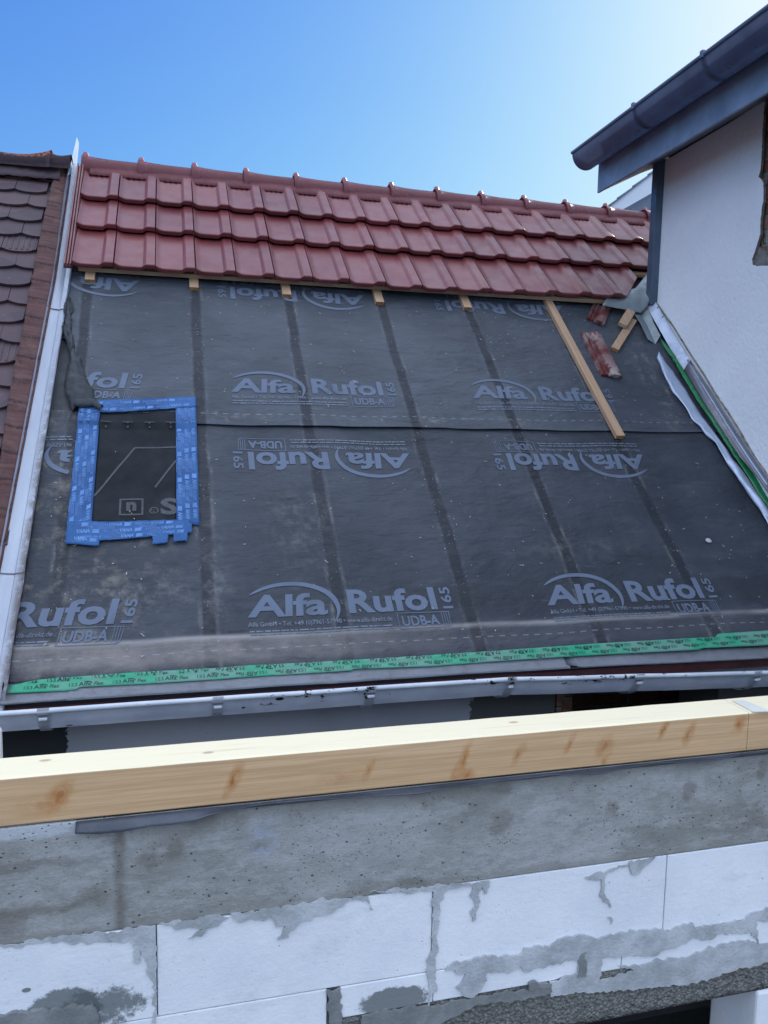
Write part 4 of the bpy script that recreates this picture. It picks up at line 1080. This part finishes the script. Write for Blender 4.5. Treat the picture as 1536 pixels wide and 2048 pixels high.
capB = link('lower_cap_flashing', ribbon([botB, m2, m1, topB], 40, .0018, None, 3), M['brown_metal'], rh, SIDE, True, label='brownish grey cap flashing with shiny folded upper edge')
def rod(bm, pts, r, n=8):
    rings = []
    for p in pts: rings.append([bm.verts.new(p+Vector((0, r*cos(2*pi*k/n), r*sin(2*pi*k/n)))) for k in range(n)])
    for a, b in zip(rings, rings[1:]):
        for k in range(n): bm.faces.new((a[k], a[(k+1) % n], b[(k+1) % n], b[k]))
bm = bmesh.new(); rod(bm, resample([p+Vector((0, .0, .008)) for p in m1], 60), .006); link('folded_lip', bm, M['zinc_bright'], capB, SIDE, True)
SC = [(790, 400, capA), (968, 705, capA), (755, 335, capA), (1030, 780, capB), (1050, 835, capB), (1312, 1220, capB), (1525, 1588, capB)]
for x, y, P in SC:
    p = HZp(x, y, .04); bm = bmesh.new(); bmesh.ops.create_uvsphere(bm, u_segments=10, v_segments=6, radius=.006)
    for v in bm.verts: v.co += Vector((p.x, p.y, .036))
    link('screw_head', bm, M['screw'], P, SIDE, True)
sl = extend(ongrid([(706, 238), (770, 330), (870, 470), (985, 655), (1090, 815), (1180, 965), (1260, 1080), (1340, 1210), (1440, 1385), (1536, 1520)], .004))
bm = bmesh.new(); sl = resample(sl, 160); sl = [p+Vector((0, .005*nz(p.x*40, 1), 0)) for p in sl]; rod(bm, sl, .0065); link('sealant_bead', bm, M['sealant'], rh, SIDE, True)
# dark upstand and green tape strip in the joint
jL = [RZ(740, 560, .01), RZ(850, 800, .01), RZ(950, 960, .01), RZ(1536, 1850, .01)]; jL.append(Vector((3.05, 0, .01)))
bm = bmesh.new(); box(bm, 3.035, 3.16, 0, 2.55, .004, .010); link('joint_membrane', bm, M['dark_mem'], house, ROOF)
gA = [RZ(776, 548, .06), RZ(860, 640, .06), RZ(945, 780, .06), RZ(1060, 975, .06), RZ(1205, 1195, .06), RZ(1335, 1390, .06), RZ(1440, 1490, .06), RZ(1540, 1640, .06)]
gB = [RZ(786, 590, .045), RZ(850, 680, .045), RZ(935, 820, .05), RZ(1043, 1000, .05), RZ(1135, 1130, .05), RZ(1182, 1205, .05), RZ(1308, 1400, .05), RZ(1380, 1500, .05), RZ(1478, 1660, .045), RZ(1540, 1750, .045)]
gA.append(gA[-1]+Vector((.0, -.8, 0))); gB.append(gB[-1]+Vector((0, -.8, 0)))
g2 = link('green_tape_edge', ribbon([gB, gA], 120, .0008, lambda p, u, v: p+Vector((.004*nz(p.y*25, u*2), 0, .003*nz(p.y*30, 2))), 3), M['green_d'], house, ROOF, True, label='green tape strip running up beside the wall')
parts = []
for k in range(20):
    s_ = 2.1-k*.11; parts += [([(a, s_-b) for b, a in [(q[0], q[1]) for q in V]], F) for V, F in (T_fit('153', 0, 0, .028, .013, .03), T_fit('Alfa', .034, 0, .045, .015, .03))]
def gpos(s):
    for a, b in zip(gA, gA[1:]):
        if b.y <= s <= a.y:
            t = (a.y-s)/(a.y-b.y); return a.x+(b.x-a.x)*t
    return gA[-1].x
place('tape_lettering', parts, lambda x, y: (gpos(y)-.025+x, y), lambda x, s: .047, M['green_print'], g2, None, .004, .03)

# ------------------------------------------------------------------ old roof on the left
oh = empty('old_house', (-2.0, 4.4, 0), 'neighbouring house on the left under old dark beaver-tail tiles', 'house')
bm = bmesh.new(); rg = random.Random(11)
s_rows = [3.712-.1672*k for k in range(23)]
def beaver(bm, x, s, w, L, h, rib):
    n = 8; top = []; bow = .028
    pts = [(x-w/2+w*k/n, s-.0+bow*(1-(1-abs(2*k/n-1)**2.4))*1.0) for k in range(n+1)]
    pts = [(px, s+bow*abs(2*k/n-1)**2.4) for k, (px, _) in enumerate(pts)]
    a = [bm.verts.new((px, py, h)) for px, py in pts]; b = [bm.verts.new((px, s+L, h-.022)) for px, _ in pts]
    c = [bm.verts.new((px, py+.001, h-.014)) for px, py in pts]
    for i in range(n): bm.faces.new((a[i], a[i+1], b[i+1], b[i])); bm.faces.new((c[i], c[i+1], a[i+1], a[i]))
    bm.faces.new((a[0], b[0], c[0])); bm.faces.new((c[-1], b[-1], a[-1]))
    if rib:
        for k in range(6):
            xx = x-w/2+w*(k+.5)/6; ang = [bm.verts.new((xx+dx, sy, h+.002+hz)) for dx, sy, hz in ((-.006, s+.02, 0), (.006, s+.02, 0), (.003, s+L*.9, -.018), (-.003, s+L*.9, -.018))]; bm.faces.new(ang)
for r, s in enumerate(s_rows):
    off = (-.728 if r % 2 == 0 else -.820)
    xr = -.73 - .0  + (.0)
    x = off - .0
    for k in range(12):
        cx_ = x-.186*k+.001*rg.uniform(-1, 1)-.03*0
        if cx_+.09 > -.68: cx_ -= .0
        beaver(bm, cx_-.02, s-.02+rg.uniform(-.003, .003), .183, .22, .012+rg.uniform(0, .003), rg.random() < .14)
ot = link('old_tiles', bm, M['oldtile'], oh, ROOF); 
# brown coated strip between tiles and valley, stepped with the rows
L1 = []; L2 = []
for k in range(60):
    s = 3.80-3.85*k/59
    L2.append(Vector((-.678+.060*min(1, s/2.6), s, .010)))
fb = [(115, 335), (103, 375), (98, 396), (88, 436), (82, 470), (73, 510), (67, 545), (58, 590), (50, 640), (40, 690), (32, 720), (25, 760), (15, 820), (6, 880), (0, 930)]
L1 = [R(x, y, .016) for x, y in fb]; L1 = L1+[L1[-1]+Vector((-.03, -.9, 0))]
L1 = resample(L1, 150); L2 = resample(L2, 150)
def feltfn(p, u, v):
    ph = ((3.712-p.y)/.1672) % 1
    return p+Vector((.006*nz(p.y*20, u)*(1-u), 0, (.018*ph+.002+.004*nz(p.x*30, p.y*18))*(1-.9*u)))
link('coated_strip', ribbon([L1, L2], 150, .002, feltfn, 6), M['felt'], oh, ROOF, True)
bm = bmesh.new(); box(bm, -3.0, -.66, -.03, 3.93, -.16, -.02); link('old_deck', bm, M['dark_mem'], oh, ROOF)
bm = bmesh.new(); prism(bm, [(-3.0, yr, zr-.03), (-3.0, yr+2.9, RO.z), (-3.0, yr+2.9, RO.z-.15), (-3.0, yr, zr-.18)], (1, 0, 0), 2.33); link('rear_slope', bm, M['oldtile'], oh)
# old ridge: saddle-shaped cap ends
def old_cap(x0, x1, r0, r1, zc):
    bm = bmesh.new(); n = 14; rings = []
    for k in range(15):
        t = k/14; x = x0+(x1-x0)*t; r = r0-.014*sin(pi*t)+(r1-r0)*t**4+.002*nz(t*5, x)
        ring = []
        for j in range(n+1):
            a = radians(-10+200*j/n); ring.append(bm.verts.new((x, YA-cos(a)*r*1.1, zc+sin(a)*r*1.0)))
        rings.append(ring)
    for a, b in zip(rings, rings[1:]):
        for j in range(n): bm.faces.new((a[j], a[j+1], b[j+1], b[j]))
    bmesh.ops.solidify(bm, geom=bm.faces[:], thickness=.014); return bm
link('old_ridge_tile', old_cap(-1.13, -.735, .088, .118, EYE+1.595), M['ridge_old'], oh, None, True)
link('old_ridge_tile', old_cap(-1.55, -1.125, .080, .105, EYE+1.60), M['ridge_old'], oh, None, True)
link('old_ridge_tile', old_cap(-1.97, -1.545, .080, .105, EYE+1.60), M['ridge_old'], oh, None, True)
link('old_ridge_tile', old_cap(-.745, -.615, .098, .098, EYE+1.60), M['ridge_old'], oh, None, True)
bm = ribbon([[Vector((-2.2, 3.68, .03)), Vector((-.68, 3.68, .03))], [Vector((-2.2, 3.84, .05)), Vector((-.68, 3.84, .05))]], 90, .004, lambda p, u, v: p+Vector((0, .008*nz(p.x*20, 4), .008*nz(p.x*25, u*3))), 4)
link('ridge_mortar', bm, M['ridge_old'], oh, ROOF, True)
bm = bmesh.new(); box(bm, -3.0, -.62, 3.2, 3.5, 0, EYE-1.0); prism(bm, [(-3.0, 3.2, 0), (-3.0, 9.0, 0), (-3.0, 8.6, EYE-1.1), (-3.0, yr, zr-.2), (-3.0, 3.15, EYE-1.2)], (1, 0, 0), .1); link('old_wall', bm, M['gplaster'], oh)

# ------------------------------------------------------------------ house behind, upper right
bh = empty('background_house', (7.5, 9.5, 0), 'far house behind the ridge showing a pale blue verge board and dark eave', 'house')
def P8(L, Y=8.5): return [AY(x, y, Y) for x, y in L]
a0, a1 = AY(1205, 424, 8.5), AY(1318, 337, 8.5); d01 = (a1-a0).normalized(); b0, b1 = AY(1235, 425, 8.5), AY(1318, 378, 8.5)
bm = bmesh.new(); prism(bm, [a0, a1, a1+d01*1.6, b1+(b1-b0).normalized()*1.45, b0], (0, 1, 0), .03); link('verge_board', bm, M['paleboard'], bh)
bm = bmesh.new(); n_ = (0, 1, 0)
for k in range(9):
    p = a0+d01*(.24*k); q = p+d01*.245; prism(bm, [p+Vector((0, -.02, .0)), q+Vector((0, -.02, -.0)), q+Vector((0, -.02, .018)), p+Vector((0, -.02, .032))], n_, .05)
link('roof_tiles', bm, M['anthracite'], bh)
c0, c1 = AY(1235, 428, 8.56), AY(1320, 392, 8.56); e = (b1-b0).normalized()
bm = bmesh.new(); prism(bm, [b0+Vector((0, .06, 0)), b1+e*1.4+Vector((0, .06, 0)), b1+e*1.4+Vector((0, .06, -.13)), b0+Vector((.1, .06, -.16))], n_, .5); link('eave_board', bm, M['anthracite'], bh)
bm = bmesh.new(); prism(bm, [AY(1250, 440, 9.3), AY(1293, 396, 9.3), AY(1400, 330, 9.3), AY(1400, 520, 9.3)], n_, .3); link('gable_wall', bm, M['brick'], bh)
bm = bmesh.new(); box(bm, 5.5, 9, 9.6, 12.5, 0, EYE+2.2); link('house_body', bm, M['brick'], bh)

# ------------------------------------------------------------------ new masonry wall in front
mw = empty('masonry_wall', (.4, 1.79, 0), 'raw new wall of pale aerated blocks and cast concrete in the foreground', 'wall')
WX0, WX1, T0, T1 = -2.4, 3.05, 1.70, 1.888
bm = bmesh.new(); box(bm, WX0, WX1, T0, T1, EYE-1.098, EYE-.842, .003)
link('ring_beam', bm, M['concrete'], mw)
bm = bmesh.new(); JX = [-2.4, -1.94, -1.31, -.680, -.045, .591, 1.2285, 1.865, 2.5, 3.05]
for a, b in zip(JX, JX[1:]): box(bm, a+.0012, b-.0012, T0+.002*random.random(), T1, EYE-1.3155, EYE-1.1, .0022)
J2 = [-2.4, -1.6, -.97, -.335, .337]
for a, b in zip(J2, J2[1:]): box(bm, a+.0012, b-.0012, T0+.002*random.random(), T1, EYE-1.531, EYE-1.3175, .0022)
box(bm, .367, .5965, T0, T1, EYE-1.396, EYE-1.3175, .002); box(bm, .5985, 1.11, T0+.001, T1, EYE-1.396, EYE-1.3175, .002); box(bm, 1.112, 1.75, T0, T1, EYE-1.396, EYE-1.3175, .002); box(bm, 1.752, 3.05, T0, T1, EYE-1.396, EYE-1.3175, .002)
box(bm, 1.541, 3.05, T0, T1, EYE-3.0, EYE-1.5385, .008); box(bm, WX0, .9, T0, T1, EYE-3.0, EYE-1.5385, .004)
link('aerated_blocks', bm, M['aac'], mw)
bm = bmesh.new(); box(bm, WX0, WX1, T0+.012, T1-.004, EYE-1.53, EYE-1.09); box(bm, .338, .366, T0+.006, T1-.01, EYE-1.53, EYE-1.318); link('mortar_bed', bm, M['joint'], mw)
bm = bmesh.new()   # lintel with ragged face
nx, nzz = 120, 12; G = []
for j in range(nzz+1):
    row = []
    for i in range(nx+1):
        x = .368+(3.05-.368)*i/nx; z = EYE-1.537+.1405*j/nzz
        row.append(bm.verts.new((x, T0+.003+.007*nz(x*55, z*55)+(.006 if j in (0, nzz) else 0), z+(.004*nz(x*60, 5) if j == 0 else 0))))
    G.append(row)
for j in range(nzz):
    for i in range(nx): bm.faces.new((G[j][i], G[j][i+1], G[j+1][i+1], G[j+1][i]))
box(bm, .368, 3.05, T0+.006, T1, EYE-1.5365, EYE-1.3975)
link('lintel', bm, M['lintel'], mw, None, True)
bm = bmesh.new(); box(bm, WX0, WX1, T1, 3.15, EYE-1.72, EYE-1.60); box(bm, WX0, WX1, T1, 3.15, EYE-3.1, EYE-3.0); box(bm, .3, .9, 1.92, 3.14, EYE-3.0, EYE-1.72)  # added slabs and side wall, near-black, to keep the opening dark
link('shade_slab', bm, M['dark'], mw)
bm = bmesh.new(); box(bm, WX0, WX1, T0, T1, 0, EYE-3.001); link('lower_wall', bm, M['aac'], mw)
# mortar smears traced over the blocks
def smear(pts, th=.003, mat='mortar', zoom=None, name='mortar_smear', amp=.0042, y=T0, up_=False):
    pts = [AY(x, yy, y-.0008) for x, yy in pts]
    pts = [Vector((p.x, p.y, EYE-1.096)) if EYE-1.122 < p.z < EYE-1.085 and up_ and (i % 1 == 0) else p for i, p in enumerate(pts)]
    P = blob([(p.x, p.y, p.z) for p in pts], .006, amp, 75); P = [Vector((p.x, y-.0005, p.z)) for p in P]
    bm = bmesh.new()
    try: prism(bm, P, (0, -1, 0), th)
    except ValueError: return
    link(name, bm, M[mat], mw)
def zA(L): return [(x/2, 1640+y/2) for x, y in L]
def zB(L): return [(768+x/2, 1640+y/2) for x, y in L]
smear(zA([(415, 455), (470, 440), (622, 416), (624, 640), (618, 655), (600, 625), (580, 585), (578, 540), (560, 510), (563, 560), (550, 575), (540, 530), (515, 488), (440, 485)]))
smear(zA([(613, 640), (624, 640), (626, 815), (616, 815)]), .002)
smear(zA([(630, 414), (760, 394), (880, 374), (905, 392), (850, 425), (820, 440), (805, 465), (750, 475), (780, 462), (805, 435), (720, 430)]), .003)
smear(zA([(930, 372), (1100, 352), (1300, 312), (1400, 315), (1330, 365), (1200, 405), (1160, 440), (1150, 465), (1110, 480), (1140, 430), (1100, 415), (1080, 395), (940, 398)]), .004)
smear(zA([(0, 500), (200, 470), (340, 450), (420, 455), (440, 488), (340, 490), (200, 488), (60, 512)]), .002)
smear(zA([(1400, 318), (1470, 305), (1480, 340), (1492, 358), (1478, 362), (1468, 325), (1410, 325)]), .002)
smear(zB([(-60, 290), (200, 262), (420, 240), (410, 290), (398, 300), (400, 262), (380, 290), (385, 325), (370, 360), (362, 400), (346, 408), (350, 375), (362, 345), (350, 300), (352, 262), (240, 282), (228, 300), (218, 420), (208, 600), (206, 680), (192, 686), (186, 735), (178, 735), (176, 640), (168, 590), (176, 540), (192, 525), (198, 280), (60, 290)]), .0035)
smear(zB([(800, 230), (880, 205), (980, 170), (1090, 142), (1050, 180), (1010, 215), (985, 215), (975, 180), (900, 205), (882, 235), (878, 290), (905, 345), (903, 355), (892, 340), (862, 300), (872, 240)]), .003)
smear(zB([(897, 385), (905, 390), (915, 412), (905, 417)]), .003)
smear(zB([(240, 605), (290, 565), (400, 548), (545, 535), (560, 512), (660, 500), (700, 475), (780, 455), (830, 468), (900, 462), (1010, 438), (1118, 435), (1120, 447), (1200, 410), (1240, 408), (1240, 432), (1440, 395), (1470, 365), (1560, 350), (1560, 400), (1480, 400), (1495, 490), (1470, 450), (1330, 455), (1315, 480), (1230, 470), (1180, 505), (1060, 540), (870, 545), (860, 640), (1000, 600), (950, 575), (1010, 580), (1080, 560), (1200, 545), (1290, 510), (1430, 480), (1560, 500), (1560, 560), (1380, 605), (1300, 640), (1100, 665), (1020, 670), (900, 680), (760, 690), (665, 700), (660, 650), (770, 610), (775, 560), (740, 560), (560, 605), (540, 585), (500, 610), (410, 600), (410, 640), (360, 710), (320, 700), (290, 670), (325, 615), (280, 600)]), .004)
smear(zB([(800, 520), (805, 560), (800, 622), (775, 625), (775, 560), (785, 530)]), .006, 'mortar_d')
smear(zB([(-90, 775), (60, 750), (190, 738), (400, 700), (600, 670), (665, 655), (662, 690), (500, 720), (360, 735), (300, 770), (240, 800), (150, 840), (-90, 850)]), .006, 'mortar_d')
smear(zB([(570, 655), (600, 640), (655, 655), (660, 665), (575, 672)]), .008, 'mortar_d')
smear([(-60, 2040), (0, 2028), (60, 2018), (113, 2013), (160, 2008), (187, 2006), (194, 2020), (196, 2075), (-60, 2085)], .010, 'mortar_d')
smear([(655, 1980), (681, 1977), (684, 2075), (660, 2075)], .004, 'mortar_d')
# the seam along the underside of the concrete
# ------------------------------------------------------------------ beam, foil, downpipe piece
bm = bmesh.new(); xb = AY(1496, 1440, 1.7).x
def beam_bm(x0, x1):
    bm = bmesh.new(); n = 50; P = []
    c = .0035; ya, yb, za, zb = 1.698, 1.803, EYE-.838, EYE-.7325
    ring0 = [(ya+c, za), (yb-c, za), (yb, za+c), (yb, zb-c), (yb-c, zb), (ya+c, zb), (ya, zb-c), (ya, za+c)]
    rings = []
    for k in range(n+1):
        x = x0+(x1-x0)*k/n
        rings.append([bm.verts.new((x, y+.0012*nz(x*9, y*9+i), z+.0014*nz(x*7, i, 3))) for i, (y, z) in enumerate(ring0)])
    for a, b in zip(rings, rings[1:]):
        for i in range(8): bm.faces.new((a[i], a[(i+1) % 8], b[(i+1) % 8], b[i]))
    bm.faces.new(rings[0]); bm.faces.new(rings[-1][::-1]); return bm
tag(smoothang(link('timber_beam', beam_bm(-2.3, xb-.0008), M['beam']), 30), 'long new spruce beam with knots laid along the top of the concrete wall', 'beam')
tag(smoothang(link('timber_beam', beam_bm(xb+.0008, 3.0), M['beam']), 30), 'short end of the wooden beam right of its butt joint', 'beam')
bm = bmesh.new(); q = [hit(p, Vector((0, 0, EYE-.7312)), Vector((0, 0, 1))) for p in ((1464, 1401.5), (1486, 1400), (1544, 1423), (1506, 1424))]
prism(bm, q, (0, 0, 1), .0008); tag(link('primer_stroke', bm, M['whitepaint']), 'pale painted stripe across the beam top near its right end', 'paint mark')
fo = [(150, 1668), (200, 1668), (250, 1662), (300, 1652), (345, 1649), (390, 1640), (420, 1628), (500, 1612), (560, 1604), (640, 1597), (700, 1595), (768, 1590), (840, 1588), (900, 1574), (960, 1568), (1000, 1561), (1100, 1549), (1160, 1548), (1200, 1548), (1260, 1533), (1310, 1526), (1400, 1523), (1436, 1520), (1480, 1507), (1536, 1502)]
lowl = [AY(x, y-1.5, 1.682) for x, y in fo]; lowl.append(lowl[-1]+Vector((1.0, .01, .0)))
lowl = resample(lowl, 200); x_a = lowl[0].x; x_b = lowl[-1].x
mid = [Vector((p.x, 1.692, EYE-.846)) for p in lowl]; topl_ = [Vector((p.x, 1.71, EYE-.8405)) for p in lowl]
bm = ribbon([lowl, mid, topl_], 200, .0016, lambda p, u, v: p+Vector((0, -.004*(1-u)*(1+nz(p.x*8, 1)), 0)), 3)
tag(link('damp_proof_foil', bm, M['foil'], None, None, True), 'wavy dark foil strip sticking out between beam and concrete', 'foil')
bm = bmesh.new(); p = AY(2, 1462, 2.4); box(bm, p.x-.09, p.x, 2.4, 2.42, EYE-1.6, p.z+.010, .012)
tag(link('white_post', bm, M['white']), 'white rectangular plastic post end at the left edge below the gutter', 'post')
# shavings and straw scattered on the membrane
rg = random.Random(21); bm = bmesh.new(); cnt = 0
while cnt < 300:
    x, s = rg.uniform(-.5, 2.95), rg.uniform(.12, 2.55)
    if rg.random() > (.75 if nz(x*1.3, s*1.3, 9) > 0.05 else .25): continue
    L = rg.choice((.004, .006, .008, .012, .02 if rg.random() < .5 else .008)); w = .0009+.0011*rg.random(); a = rg.uniform(0, pi)
    lower = s < 1.436; h = Hm(x, s, 1 if lower else 0)+.0035
    d = Vector((cos(a), sin(a), 0)); n_ = Vector((-sin(a), cos(a), 0)); p = Vector((x, s, h)); 
    v = [bm.verts.new(p+d*L*i*.5+n_*w*j+Vector((0, 0, .001*(j == 0)))) for i, j in ((-1, -1), (1, -1), (1.1, 0), (1, 1), (-1, 1), (-1.1, 0))]
    bm.faces.new(v); cnt += 1
tag(link('wood_shavings', bm, M['straw'], None, ROOF), 'tiny pale wood shavings and straw scattered over the dark membrane', 'debris', kind='stuff')
c = R(1418, 1080, .012); bm = bmesh.new(); bmesh.ops.create_icosphere(bm, subdivisions=2, radius=.018)
for v in bm.verts: v.co = Vector((c.x+v.co.x*1.0, c.y+v.co.y*.8, .008+v.co.z*.25+.002*nz(v.co.x*90, v.co.y*90)))
tag(link('mortar_crumb', bm, M['mortar'], None, ROOF), 'single pale mortar crumb lying on the bare membrane at lower right', 'crumb')
